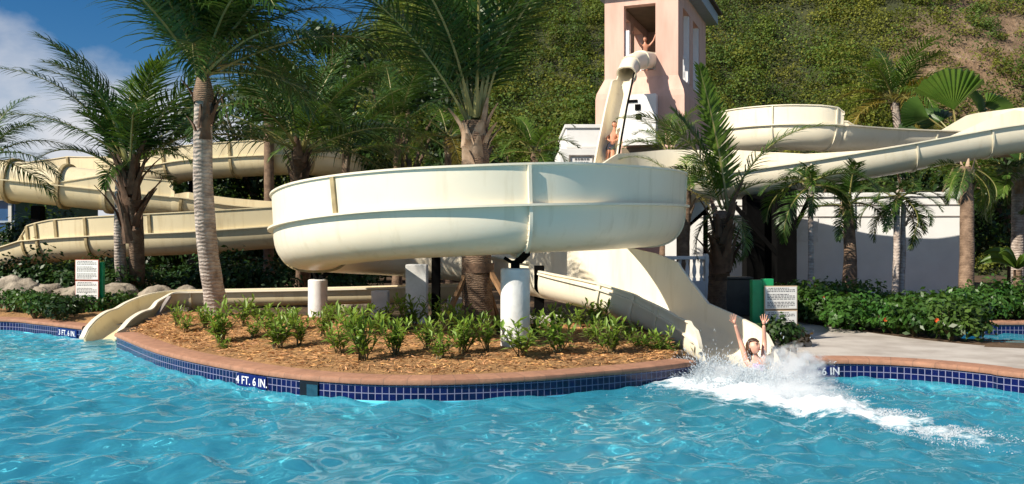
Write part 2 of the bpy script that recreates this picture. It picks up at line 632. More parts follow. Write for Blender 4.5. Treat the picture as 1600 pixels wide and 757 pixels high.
hs.inputs['Saturation'].default_value = 1.35
hs.inputs['Value'].default_value = 0.9
L(nt, sky.outputs[0], hs.inputs['Color'])
cc = mixc(nt, cr.outputs[0], hs.outputs[0], (7.2, 7.4, 7.9))
L(nt, cc, bg.inputs['Color'])
bg.inputs['Strength'].default_value = 0.065

SC.view_settings.view_transform = 'Standard'
SC.view_settings.look = 'None'
SC.view_settings.exposure = 0.58
SC.view_settings.gamma = 1.0
SC.render.engine = 'CYCLES'
cy = SC.cycles
cy.use_denoising = True
cy.max_bounces = 10
cy.diffuse_bounces = 3
cy.glossy_bounces = 4
cy.transmission_bounces = 6
cy.transparent_max_bounces = 8
cy.caustics_reflective = False
cy.caustics_refractive = True
cy.sample_clamp_indirect = 6.0
cy.blur_glossy = 0.5

# ------------------------------------------------------------------ pool outline (edge of the coping, water side)
def px_edge(pts):
    return [G(x, y) for x, y in pts]


edge_left = [Vector((-60, 24, GZ)), Vector((-30, 22.2, GZ)), Vector((-15, 20.7, GZ))] + px_edge([(0, 499), (60, 503.5), (131, 511.5)])
edge_isl = px_edge([(182, 522), (250, 548), (350, 570), (450, 585), (550, 593), (650, 595.5), (750, 593.5), (850, 588.5), (950, 580.5), (1030, 573), (1085, 566)])
edge_right = px_edge([(1264, 564), (1315, 563), (1393, 565), (1472, 570.5), (1550, 578.5), (1600, 585)]) + [Vector((8.8, 10.2, GZ)), Vector((13, 8.2, GZ)), Vector((30, 4, GZ)), Vector((60, 0, GZ))]
chan_l = [Vector((-8.72, 18.45, GZ)), Vector((-8.72, 18.95, GZ)), Vector((-7.9, 18.95, GZ)), Vector((-7.9, 18.1, GZ)), Vector((-7.7, 17.3, GZ))]
chan_r = [Vector((2.78, 13.4, GZ)), Vector((2.75, 14.6, GZ)), Vector((3.5, 15.9, GZ)), Vector((4.5, 15.3, GZ)), Vector((4.45, 14.0, GZ))]


def smooth_line(pts, step=0.15):
    pts = [Vector(p) for p in pts]
    ext = [pts[0] * 2 - pts[1]] + pts + [pts[-1] * 2 - pts[-2]]
    out = []
    for i in range(1, len(ext) - 2):
        p0, p1, p2, p3 = ext[i - 1:i + 3]
        n = max(2, int((p2 - p1).length / step))
        for k in range(n):
            t = k / n
            out.append(0.5 * ((2 * p1) + (p2 - p0) * t + (2 * p0 - 5 * p1 + 4 * p2 - p3) * t * t + (3 * p1 - p0 - 3 * p2 + p3) * t ** 3))
    out.append(pts[-1])
    return out


E_l, E_i, E_r = smooth_line(edge_left), smooth_line(edge_isl), smooth_line(edge_right)
boundary = E_l + chan_l + E_i + chan_r + E_r


def line_frames(pts):
    """for a line with water on its right... returns (point, inward normal pointing to land)"""
    out = []
    for i, p in enumerate(pts):
        t = (pts[min(i + 1, len(pts) - 1)] - pts[max(i - 1, 0)])
        t.z = 0
        t.normalize()
        out.append((p, Vector((-t.y, t.x, 0)), t))
    return out


def strip_uv(me, pts, prof_v):
    """uv: length along, v given per profile vertex"""
    pass


def sweep_profile(name, pts, prof, mat, parent, vs=None, smooth=None):
    """prof: list of (inward offset, z); swept along pts. uv = (arc length, running profile length)"""
    fr = line_frames(pts)
    arc = [0.0]
    for i in range(1, len(pts)):
        arc.append(arc[-1] + (pts[i] - pts[i - 1]).length)
    if vs is None:
        vs = [0.0]
        for i in range(1, len(prof)):
            vs.append(vs[-1] + math.dist(prof[i], prof[i - 1]))
    V, Fc, UV = [], [], []
    m = len(prof)
    for (p, n, t), s in zip(fr, arc):
        for (o, z), v in zip(prof, vs):
            V.append((p.x + n.x * o, p.y + n.y * o, z))
            UV.append((s, v))
    for i in range(len(pts) - 1):
        for k in range(m - 1):
            Fc.append((i * m + k, (i + 1) * m + k, (i + 1) * m + k + 1, i * m + k + 1))
    me = bpy.data.meshes.new(name)
    me.from_pydata(V, [], Fc)
    uvl = me.uv_layers.new(name='uv')
    for lp in me.loops:
        uvl.data[lp.index].uv = UV[lp.vertex_index]
    me.materials.append(mat)
    if smooth:
        me.shade_smooth()
        me.set_sharp_from_angle(angle=R(smooth))
    return link(name, me, parent)


COPW, COPT = 0.36, 0.055
cop_prof = [(0.0, GZ - COPT), (-0.030, GZ - COPT + 0.004), (-0.040, GZ - COPT * 0.5), (-0.030, GZ + 0.012), (-0.006, GZ + 0.022), (COPW, GZ + 0.022), (COPW + 0.004, GZ - 0.05)]
tile_prof = [(0.0, GZ - COPT - 0.184 - 0.02), (0.0, GZ - COPT)]
wall_prof = [(0.0, -1.35), (0.0, GZ - COPT - 0.184 - 0.02)]


def pool_edge(pts, label):
    c = pts[len(pts) // 2]
    e = empty('pool_edge', (c.x, c.y, 0), label, 'pool edge', 'pool edges with blue tiles')
    sweep_profile('coping', pts, cop_prof, M['coping'], e, smooth=40)
    sweep_profile('tile_band', pts, tile_prof, M['tiles'], e)
    sweep_profile('pool_wall', pts, wall_prof, M['plaster_pool'], e)
    return e


pe_l = pool_edge(E_l, 'straight pool edge with terracotta coping below the left white sign')
pe_i = pool_edge(E_i, 'curved pool edge with terracotta coping and navy tiles round the mulch bed')
pe_r = pool_edge(E_r, 'pool edge with terracotta coping in front of the concrete walkway')
for ch, par in ((chan_l, pe_l), (chan_r, pe_r)):
    a = (E_l[-1] if ch is chan_l else E_i[-1])
    b = (E_i[0] if ch is chan_l else E_r[0])
    sweep_profile('chute_recess', [a] + ch + [b], [(0.0, -1.35), (0.0, GZ)], M['walk'], par)


def along(pts, xpx):
    """point, tangent on an edge line nearest to picture column xpx"""
    best = min(range(1, len(pts) - 1), key=lambda i: abs(CX + pts[i].x / pts[i].y * F - xpx))
    fr = line_frames(pts)
    return fr[best]


def depth_mark(pts, xpx, text, par, w=0.62, inset=0.0):
    p, n, t = along(pts, xpx)
    rot = Matrix(((t.x, 0, -n.x), (t.y, 0, -n.y), (0, 1, 0))).to_4x4()   # x along, y up, z towards the water
    z0 = GZ - COPT - 0.018
    mb = MB()
    ox = rot.copy()
    ox.translation = Vector((p.x - n.x * 0.012, p.y - n.y * 0.012, 0))
    mb.box(-w / 2, w / 2, z0 - 0.172, z0, -0.006, 0.006, ox)
    pl = mb.build('depth_marker', M['marker_tile'], par)
    cu = bpy.data.curves.new('depth_lettering', 'FONT')
    cu.body = text
    cu.size = 0.158
    cu.align_x = 'CENTER'
    cu.extrude = 0.002
    cu.offset = 0.0012
    cu.space_character = 1.04
    tmp = bpy.data.objects.new('tmp', cu)
    COL.objects.link(tmp)
    me = bpy.data.meshes.new_from_object(tmp.evaluated_get(bpy.context.evaluated_depsgraph_get()))
    bpy.data.objects.remove(tmp)
    me.materials.clear()
    me.materials.append(M['letter_white'])
    o = bpy.data.objects.new('depth_lettering', me)
    COL.objects.link(o)
    mt = rot.copy()
    mt.translation = Vector((p.x - n.x * 0.0215, p.y - n.y * 0.0215, z0 - 0.142))
    o.parent = pl
    o.matrix_parent_inverse = Matrix.Identity(4)
    o.matrix_basis = mt
    return o


depth_mark(E_i, 391, '4 FT. 6 IN.', pe_i, 0.66)
depth_mark(E_l, 107, '3 FT. 6 IN.', pe_l, 0.80)
depth_mark(E_r, 1279, '4 FT. 6 IN.', pe_r, 0.66)
# skimmer in the island edge: near-black plate paints the shade of its opening
p, n, t = along(E_i, 478)
rot = Matrix(((t.x, n.x, 0), (t.y, n.y, 0), (0, 0, 1))).to_4x4()
rot.translation = Vector((p.x, p.y, 0))
mb = MB(); mb.box(-0.155, 0.155, -0.012, 0.004, 0.0, GZ - COPT - 0.004, rot)
sk = mb.build('skimmer_shade_plate', M['skimmer'], pe_i)
mb = MB(); mb.box(-0.03, 0.15, -0.022, -0.0135, -0.02, 0.15, rot)
mb.build('skimmer_flap', M['skimmer_door'], sk)

# ------------------------------------------------------------------ ground with the pool and the little channel cut out
chan2 = [Vector((8.15, 16.1, GZ)), Vector((10.1, 19.3, GZ)), Vector((18, 19.3, GZ)), Vector((18, 15.0, GZ)), Vector((10.2, 15.35, GZ))]


def ground_sheet():
    bm = bmesh.new()
    outer = [Vector((p.x, p.y, GZ)) for p in boundary] + [Vector((300, 0, GZ)), Vector((300, 400, GZ)), Vector((-400, 400, GZ)), Vector((-400, 24, GZ))]
    for loop in (outer, chan2):
        vs = [bm.verts.new(v) for v in loop]
        for i in range(len(vs)):
            bm.edges.new((vs[i], vs[(i + 1) % len(vs)]))
    bmesh.ops.triangle_fill(bm, use_beauty=True, use_dissolve=False, edges=bm.edges[:])
    bmesh.ops.recalc_face_normals(bm, faces=bm.faces)
    for f in bm.faces:
        if f.normal.z < 0:
            f.normal_flip()
    me = bpy.data.meshes.new('ground')
    bm.to_mesh(me)
    bm.free()
    me.materials.append(M['ground'])
    return tag(link('ground', me), kind='structure')


ground_sheet()


def in_poly(x, y, poly):
    c = False
    j = len(poly) - 1
    for i in range(len(poly)):
        a, b = poly[i], poly[j]
        if (a.y > y) != (b.y > y) and x < (b.x - a.x) * (y - a.y) / (b.y - a.y) + a.x:
            c = not c
        j = i
    return c


# mulch bed on the island: strips from the coping back
def hbed(x, y):
    return 0.05 * mnoise.noise(Vector((x * 0.8, y * 0.8, 3))) + 0.022 * mnoise.noise(Vector((x * 4, y * 4, 1))) + 0.012 * mnoise.noise(Vector((x * 11, y * 11, 7)))


def bed(name, front, back, depth_n, inset=COPW - 0.02, z0=GZ + 0.028, rise=0.16):
    fr = line_frames(front)
    V, Fc = [], []
    m = depth_n + 1
    for i, (p, n, t) in enumerate(fr):
        a = p + n * inset
        u = i / (len(fr) - 1)
        b = back[0].lerp(back[1], u)
        for k in range(m):
            v = (k / depth_n) ** 1.3
            q = a.lerp(b, v)
            e = min(1, k / 6)
            V.append((q.x, q.y, z0 - 0.03 + 0.03 * e + e * (abs(hbed(q.x, q.y)) + rise * min(1, v * 2.2))))
    for i in range(len(fr) - 1):
        for k in range(m - 1):
            Fc.append((i * m + k, (i + 1) * m + k, (i + 1) * m + k + 1, i * m + k + 1))
    me = bpy.data.meshes.new(name)
    me.from_pydata(V, [], Fc)
    me.materials.append(M['mulch'])
    me.shade_smooth()
    return tag(link(name, me), kind='structure'), V


bed_o, bed_v = bed('mulch_ground', E_i, (Vector((-7.3, 19.6, 0)), Vector((2.6, 16.4, 0))), 60)
bed_l, bedl_v = bed('mulch_ground', E_l[40:], (Vector((-60, 27, 0)), Vector((-9.0, 22.0, 0))), 26, rise=0.10)
bed_xy = np.array(bed_v)


def bedz(x, y):
    d = (bed_xy[:, 0] - x) ** 2 + (bed_xy[:, 1] - y) ** 2
    return float(bed_xy[d.argmin(), 2])


# straw scattered on the mulch
def straw(n, pts, name):
    idx = rng.integers(0, len(pts), n)
    c = pts[idx] + np.concatenate([rng.normal(0, 0.06, (n, 2)), np.full((n, 1), 0.008)], 1)
    ang = rng.random(n) * math.pi * 2
    ln = rng.uniform(0.05, 0.17, n)
    d = np.stack([np.cos(ang), np.sin(ang), rng.normal(0, 0.18, n)], 1) * ln[:, None] / 2
    w = np.stack([-np.sin(ang), np.cos(ang), rng.normal(0, 0.6, n)], 1) * 0.006
    V = np.stack([c - d, c + w, c + d, c - w], 1).reshape(-1, 3)
    tv = rng.uniform(0.45, 1.25, n)
    T = np.stack([tv, tv * rng.uniform(.85, 1.0, n), tv * rng.uniform(.7, 1.0, n), np.ones(n)], 1)
    m, nt2, b = newmat('straw_bits')
    at = nt2.nodes.new('ShaderNodeAttribute'); at.attribute_name = 'tint'
    L(nt2, mixc(nt2, 1.0, (0.60, 0.345, 0.150), at.outputs['Color'], 'MULTIPLY'), b.inputs['Base Color'])
    b.inputs['Roughness'].default_value = 0.9
    return tag(link(name, np_mesh(name, V, np.arange(4 * n).reshape(n, 4), m, np.repeat(T, 4, 0))), kind='stuff')


front_pts = bed_xy[[i for i in range(len(bed_xy)) if 4 <= i % 61 <= 60]]
straw(26000, front_pts, 'straw_mulch')

# concrete walkway on the right
wk_far = [G(x, y) for x, y in [(1245, 504), (1348, 519), (1453, 533), (1539, 541), (1600, 545.5)]] + [Vector((14, 13.2, GZ)), Vector((30, 9, GZ))]
wk_near = [p + n * (COPW - 0.01) for p, n, t in line_frames(E_r)]
V = [Vector((p.x, p.y, GZ + 0.006)) for p in wk_near] + [Vector((p.x, p.y, GZ + 0.006)) for p in reversed(smooth_line(wk_far, 0.5))]
me = bpy.data.meshes.new('walkway')
bm = bmesh.new()
vs = [bm.verts.new(v) for v in V]
f = bm.faces.new(vs)
bmesh.ops.triangulate(bm, faces=[f])
for f in bm.faces:
    if f.normal.z < 0:
        f.normal_flip()
bm.to_mesh(me); bm.free()
me.materials.append(M['walk'])
tag(link('walkway_pavement', me), kind='structure')

# small channel pool on the far right
mb = MB()
e2 = empty('channel_edge', (10.1, 18, 0), 'far blue tiled edge of the small pool behind the right hedge', 'pool edge')
sweep_profile('coping', smooth_line(chan2[1:3]), cop_prof, M['coping'], e2, smooth=40)
sweep_profile('tile_band', smooth_line(chan2[1:3]), tile_prof, M['tiles'], e2)
sweep_profile('pool_wall', smooth_line(chan2[2:] + chan2[:2], 1.0), [(0, -0.8), (0, GZ + .004)], M['plaster_pool'], e2)

# pool floor
me = bpy.data.meshes.new('pool_floor')
me.from_pydata([(-70, -40, -1.3), (70, -40, -1.3), (70, 30, -1.3), (-70, 30, -1.3)], [], [(0, 1, 2, 3)])
me.materials.append(M['plaster_pool'])
pool_floor = tag(link('pool_floor', me), kind='structure')

# ------------------------------------------------------------------ water
def wave_field(X, Y):
    rg = np.random.default_rng(5)
    Z = np.zeros_like(X)
    for i in range(54):
        lam = 0.20 * (1.35 / 0.20) ** rg.random()
        th = rg.normal(-0.5, 0.9)
        k = 2 * math.pi / lam
        a = 0.0063 * lam ** 0.95
        ph = rg.random() * 6.28
        wx = X + 0.10 * np.sin(Y * 1.7 + i) + 0.05 * np.sin(Y * 5.1 + 2 * i)
        wy = Y + 0.10 * np.sin(X * 1.5 + 2 * i) + 0.05 * np.sin(X * 4.3 + i)
        s = np.sin(k * (wx * math.cos(th) + wy * math.sin(th)) + ph)
        Z += a * (s + 0.25 * np.cos(2 * (k * (wx * math.cos(th) + wy * math.sin(th)) + ph)))
    return Z


def seg_dist(X, Y, pts):
    D = np.full(X.shape, 1e9)
    T = np.zeros(X.shape)
    n = len(pts) - 1
    for i in range(n):
        ax, ay = pts[i]
        bx, by = pts[i + 1]
        dx, dy = bx - ax, by - ay
        t = np.clip(((X - ax) * dx + (Y - ay) * dy) / (dx * dx + dy * dy), 0, 1)
        d = np.hypot(X - ax - t * dx, Y - ay - t * dy)
        T = np.where(d < D, (i + t) / n, T)
        D = np.minimum(D, d)
    return D, T


def W0(x, y):
    q = G(x, y, 0.0)
    return (q.x, q.y)


def water_sheet():
    xs = np.concatenate([np.linspace(-60, -16.2, 40), np.arange(-16, 12.01, 0.042), np.linspace(12.2, 60, 44)])
    ys = np.concatenate([np.linspace(-35, 5.5, 60), np.arange(5.7, 21.5, 0.042), np.linspace(21.7, 26, 6)])
    X, Y = np.meshgrid(xs, ys)
    Z = wave_field(X, Y)
    fade = np.clip((Y - 2) / 4, 0.3, 1) * np.clip((30 - np.abs(X)) / 12, 0, 1)
    calm = 0.55 + 0.45 * np.clip((15.5 - Y) / 4, 0, 1)
    # wake ridge beside the splash
    trail = [W0(1120, 597), W0(1200, 618), W0(1280, 636), W0(1370, 656), W0(1480, 680), W0(1580, 704)]
    D, T = seg_dist(X, Y, trail)
    core = np.exp(-(D / (0.95 - 0.70 * T)) ** 2)
    core2 = np.exp(-(D / (1.10 - 0.88 * T)) ** 2)
    foam = core2 * (0.80 - 0.52 * T)
    turb = np.sin(X * 9 + 2 * np.sin(Y * 7)) * np.sin(Y * 11 + 2 * np.sin(X * 6))
    Z = 0.8 * Z * fade * calm + core * (0.09 * (1 - T) + 0.022 * turb + 0.03 * np.sin(X * 23 + Y * 17) * np.sin(Y * 29 - X * 11) * (1 - T))
    ridge = [W0(1090, 628), W0(1180, 662), W0(1300, 690), W0(1420, 712)]
    D2, T2 = seg_dist(X, Y, ridge)
    Z += 0.035 * np.exp(-(D2 / 0.25) ** 2) * np.cos(D2 * 4)
    D3, T3 = seg_dist(X, Y, [W0(158, 530), W0(60, 533), W0(-60, 540)])
    foam = np.maximum(foam, np.exp(-(D3 / 0.22) ** 2) * 0.42 * (1 - .5 * T3))
    Z *= 1.0 + 0.28 * np.sin(X * .55 + 1.3 * np.sin(Y * .4)) * np.sin(Y * .75 + .8 * np.sin(X * .35)) + .15 * np.sin(X * 1.3 - Y * .9)
    D4, T4 = seg_dist(X, Y, [W0(790, 640), W0(800, 700)])
    foam = np.maximum(foam, np.exp(-(D4 / 0.35) ** 2) * 0.17)
    V = np.stack([X, Y, Z], -1).reshape(-1, 3)
    ny, nx = X.shape
    i = np.arange(ny - 1)[:, None] * nx + np.arange(nx - 1)[None, :]
    Fc = np.stack([i, i + 1, i + nx + 1, i + nx], -1).reshape(-1, 4)
    me = np_mesh('water', V, Fc, M['water'], smooth=True)
    a = me.attributes.new('foam', 'FLOAT', 'POINT')
    a.data.foreach_set('value', foam.ravel().astype(np.float32))
    return tag(link('water', me), kind='structure')


water = water_sheet()
water.cycles.is_caustics_caster = True
for o_ in bpy.data.objects:
    if o_.name.split('.')[0] in ('pool_wall', 'tile_band', 'chute_recess'):
        o_.cycles.is_caustics_receiver = True
pool_floor.cycles.is_caustics_receiver = True
sl.cycles.is_caustics_light = True

# ------------------------------------------------------------------ water slides
class Flume:
    def __init__(s, ctrl, step=0.14, w=0.72, d=0.72, e=1.0, th=0.035):
        """ctrl: (x, y, z_bottom, wallL, wallR[, w, d])"""
        s.th = th
        C = []
        for c in ctrl:
            c = list(c)
            if len(c) < 6:
                c += [w, d]
            C.append(np.array(c, float))
        ext = [2 * C[0] - C[1]] + C + [2 * C[-1] - C[-2]]
        out, par = [], []
        for i in range(1, len(ext) - 2):
            p0, p1, p2, p3 = ext[i - 1:i + 3]
            n = max(3, int(np.linalg.norm((p2 - p1)[:3]) / step))
            for k in range(n):
                t = k / n
                q = 0.5 * ((2 * p1) + (p2 - p0) * t + (2 * p0 - 5 * p1 + 4 * p2 - p3) * t * t + (3 * p1 - p0 - 3 * p2 + p3) * t ** 3)
                q[3:] = p1[3:] * (1 - t) + p2[3:] * t
                out.append(q)
                par.append(i - 1 + t)
        out.append(C[-1]); par.append(len(C) - 1)
        s.q, s.par, s.e = out, np.array(par), e
        s.pos = [Vector(q[:3]) for q in out]
        s.fr = []
        for i in range(len(out)):
            t = (s.pos[min(i + 1, len(out) - 1)] - s.pos[max(i - 1, 0)]).normalized()
            sd = t.cross(Vector((0, 0, 1))).normalized()
            s.fr.append((s.pos[i], t, sd, sd.cross(t)))

    def pt(s, i, a, b):
        p, t, sd, u = s.fr[i]
        return p + sd * a + u * b

    def bowl(s, i, off=0.0, n=22, a0=0.0, a1=math.pi):
        w, d = s.q[i][5], s.q[i][6]
        out = []
        for k in range(n + 1):
            f = a0 + (a1 - a0) * k / n
            c, sn = math.cos(f), math.sin(f)
            x = -math.copysign(abs(c) ** s.e, c) * (w + off)
            y = d - math.copysign(abs(sn) ** s.e, sn) * (d + off)
            out.append((x, y))
        return out

    def at(s, par):
        return int(np.abs(s.par - par).argmin())

    def trough(s, mat, parent, name='trough'):
        mb = MB()
        rings = []
        for i in range(len(s.fr)):
            o = s.bowl(i)
            n = s.bowl(i, -s.th)[::-1]
            rings.append([s.pt(i, a, b) for a, b in o + n])
        mb.rings(rings)
        return mb.build(name, mat, parent, 35)

    def cover(s, mat, parent, p0, p1):
        mb = MB()
        rings = []
        for i in range(s.at(p0), s.at(p1) + 1):
            o = s.bowl(i, 0, 22, math.pi, 2 * math.pi)
            n = s.bowl(i, -s.th, 22, math.pi, 2 * math.pi)[::-1]
            rings.append([s.pt(i, a, b + .002) for a, b in o + n])
        mb.rings(rings)
        return mb.build('tube_cover', mat, parent, 35)

    def walls(s, mat, parent, side):
        """extension wall on the left (-1) or right (+1) rim"""
        idx = [i for i in range(len(s.fr)) if s.q[i][3 if side < 0 else 4] > 0.03]
        runs, cur = [], []
        for i in idx:
            if cur and i != cur[-1] + 1:
                runs.append(cur); cur = []
            cur.append(i)
        if cur:
            runs.append(cur)
        for run in runs:
            if len(run) < 3:
                continue
            mb = MB()
            rings = []
            for i in run:
                w, d = s.q[i][5], s.q[i][6]
                h = s.q[i][3 if side < 0 else 4]
                th = s.th
                ln = 0.05 * h
                pr = [(w - th, d), (w - th + ln, d + h), (w + 0.032 + ln, d + h), (w + 0.032 + ln, d + h - 0.03), (w + ln - .004, d + h - 0.034), (w - .004, d + 0.001)]
                rings.append([s.pt(i, side * a, b) for a, b in pr])
            mb.rings(rings)
            mb.build('side_wall', mat, parent, 35)

    def rim(s, mat, parent, side, p0=0, p1=1e9, lip=0.085):
        mb = MB()
        rings = []
        i0, i1 = s.at(p0), s.at(min(p1, s.par[-1]))
        for i in range(i0, i1 + 1):
            w, d = s.q[i][5], s.q[i][6]
            pr = [(w - .012, d - .02), (w - .012, d + .022), (w + lip, d + .018), (w + lip, d - .016)]
            rings.append([s.pt(i, side * a, b) for a, b in pr])
        mb.rings(rings)
        return mb.build('rim_flange', mat, parent, 35)

    def joint(s, mat, parent, par, sides=(-1, 1), half=0.028, hgt=0.055, bowl=True, full=False, bolts=False):
        i = s.at(par)
        p, t, sd, u = s.fr[i]
        w, d = s.q[i][5], s.q[i][6]
        a = 2 * math.pi if full else math.pi
        inn = s.bowl(i, -.004, 40 if full else 24, 0, a)
        out = s.bowl(i, hgt, 40 if full else 24, 0, a)
        if not full:
            for side, hh in ((-1, s.q[i][3]), (1, s.q[i][4])):
                if hh > 0.1 and side in sides:
                    a1, a2 = (side * (w + .05 * hh - .006), d + hh - .036), (side * (w + .05 * hh + hgt * .9), d + hh - .036)
                    if side < 0:
                        inn = [a1] + inn; out = [a2] + out
                    else:
                        inn = inn + [a1]; out = out + [a2]
            if not bowl:
                side = sides[0]
                hh = s.q[i][3 if side < 0 else 4]
                inn = [(side * (w - .006), d + .02), (side * (w + .05 * hh - .006), d + hh - .036)]
                out = [(side * (w + hgt), d + .02), (side * (w + .05 * hh + hgt), d + hh - .036)]
        prof = out + inn[::-1]
        rings = []
        for k in (-1, 1):
            rings.append([p + t * (k * half) + sd * x + u * y for x, y in prof])
        mb = MB()
        if full:
            m = len(out)
            V = []
            for k in (-1, 1):
                for x, y in out:
                    V.append(p + t * (k * half) + sd * x + u * y)
                for x, y in inn:
                    V.append(p + t * (k * half) + sd * x + u * y)
            Fc = []
            for k in range(m - 1):
                Fc += [(k, k + 1, 2 * m + k + 1, 2 * m + k), (k, m + k, m + k + 1, k + 1), (2 * m + k, 2 * m + k + 1, 3 * m + k + 1, 3 * m + k)]
            mb.add(V, Fc)
            return mb.build('joint_ring', mat, parent, 35)
        # quad strips keep concave outlines clean
        m = len(out)
        V = [q for r in rings for q in r]
        n2 = 2 * m
        Fc = []
        for k in range(m - 1):
            Fc += [(k, k + 1, n2 + k + 1, n2 + k)]
            ii, jj = n2 - 1 - k, n2 - 2 - k
            Fc += [(k, ii, jj, k + 1), (n2 + k, n2 + k + 1, n2 + jj, n2 + ii)]
        Fc += [(0, n2, n2 + n2 - 1, n2 - 1), (m - 1, m, n2 + m, n2 + m - 1)]
        mb.add(V, Fc)
        if bolts:
            acc = 0
            for k in range(1, m - 1):
                mid = ((out[k][0] + inn[k][0]) / 2, (out[k][1] + inn[k][1]) / 2)
                c = p + sd * mid[0] + u * mid[1]
                mb.tube([c - t * (half + .014), c + t * (half + .014)], .012, 6)
        return mb.build('joint_ring', mat, parent, 35)


RB = 0.72
slideA = empty('water_slide', (-0.6, 17.3, GZ), 'long cream flume slide with the big front loop and the wide right exit chute', 'water slide', 'open flume water slides')

# upper right run: b1 to the right, U-turn, b back to the left, S-bend into the loop
def zr_(x, y, Y):   # rim height to bottom height
    return H + (CY - y) / F * Y - RB


run = [(8.6, 34.0, 5.10, 0.3, .55), (7.75, 31.0, 5.03, .2, .62), (7.75, 29.3, 4.98, 0, .62), (8.5, 28.2, 4.92, 0, .62), (9.5, 27.9, 4.88, 0, .60), (9.85, 27.93, 4.87, 0, .52), (10.1, 27.97, 4.86, 0, .36), (10.28, 28.0, 4.85, 0, 0.04),
       (12.0, 28.6, 4.83, 0.1, 0), (14.2, 29.0, 4.80, 0.1, 0), (15.3, 29.1, 4.79, .75, 0), (16.6, 29.0, 4.77, 1.0, 0), (18.4, 27.6, 4.72, 1.0, 0), (18.6, 25.6, 4.66, 1.0, 0), (17.0, 24.6, 4.60, .9, 0),
       (14.4, 24.6, 4.50, 0, .55), (12.5, 24.8, 4.22, 0, 0.05), (10.4, 25.0, 3.84, 0, .12), (8.6, 25.4, 3.54, 0, .35), (6.8, 25.9, 3.30, 0, .75), (5.0, 26.2, 3.10, 0, 1.0), (3.8, 25.6, 2.88, 0, 1.0),
       (2.95, 24.1, 2.68, 0.1, .5), (2.5, 22.0, 2.42, .3, .1), (2.5, 20.2, 2.2, .6, 0), (2.56, 18.8, 2.06, .66, 0)]
fa = Flume(run, e=.85)
pr = fa.trough(M['cream'], slideA, 'upper_flume')
for sd in (-1, 1):
    fa.walls(M['cream'], pr, sd)
    fa.rim(M['joint'], pr, sd)
for k in (1.6, 3.0, 4.6, 8.6, 10.5, 12, 13, 14.5, 15.6, 16.6, 18, 19.5, 21):
    fa.joint(M['joint'], pr, k, hgt=0.04, half=.02)

# the big loop in front
def lp(th, r=1.0, z=0, wl=.62):
    return (-0.6 + 3.15 * r * math.cos(R(th)), 17.3 - 3.8 * r * math.sin(R(th)), z - RB - .02, wl, 0)


loop = [(2.56, 18.8, 2.06, .66, 0), lp(0, 1, 2.70, .60), lp(22, 1, 2.66, .60), lp(45, 1, 2.62, .60), lp(68, 1, 2.58, .62), lp(90, 1, 2.53, .60), lp(112, 1, 2.47, .60), lp(135, 1, 2.37, .62), lp(158, 1, 2.26, .63), lp(180, 1, 2.17, .64),
        (-3.52, 18.7, 1.34, .64, 0), (-2.85, 19.55, 1.27, .5, 0), (-1.75, 19.7, 1.20, .3, 0), (-.55, 18.95, 1.10, .25, 0), (.25, 17.75, .98, .2, 0), (.85, 16.95, .90, .2, 0)]
fl = Flume(loop, step=0.10, e=.76)
pl_ = fl.trough(M['cream'], slideA, 'loop_flume')
for sd in (-1, 1):
    fl.walls(M['cream'], pl_, sd)
    fl.rim(M['cream'], pl_, sd, lip=.10 if sd < 0 else .07)
# joints picked from the photograph: columns 1035, 830, and the ring under the left end
for k, mt_, hg in ((0.5, 'joint', .04), (1.45, 'joint', .045), (4.40, 'cream', .065), (8.75, 'joint_tan', .04), (11.5, 'joint', .04), (13.6, 'joint', .04)):
    fl.joint(M[mt_], pl_, k, hgt=hg, half=.024, bolts=True)
fl.joint(M['joint_tan'], pl_, 6.35, sides=(-1,), bowl=False, hgt=.03, half=.04)

# wide exit chute on the right
ex = [(.85, 16.95, .92, .62, .06, .66, .50), (1.5, 16.42, .78, .70, .10, .66, .48), (2.05, 16.08, .62, .74, .12, .66, .47), (2.42, 15.85, .50, .70, .14, .66, .46), (2.62, 15.68, .44, .40, .14, .66, .46),
      (2.85, 15.42, .34, .14, .16, .66, .46), (3.15, 15.02, .18, .16, .18, .65, .45), (3.38, 14.6, .05, .16, .26, .64, .44), (3.50, 14.25, -.01, .10, .20, .63, .42), (3.57, 14.0, -.04, 0, 0, .63, .30), (3.60, 13.82, -.05, 0, 0, .62, .16), (3.62, 13.7, -.05, 0, 0, .62, .07)]
fx = Flume(ex, step=.07, e=0.62)
px_ = fx.trough(M['cream'], slideA, 'exit_chute')
for sd in (-1, 1):
    fx.walls(M['cream'], px_, sd)
    fx.rim(M['cream'], px_, sd, lip=.05, p1=9.0)
for k in (1.4, 2.6, 5.0):
    fx.joint(M['cream'], px_, k, hgt=.03, half=.03)

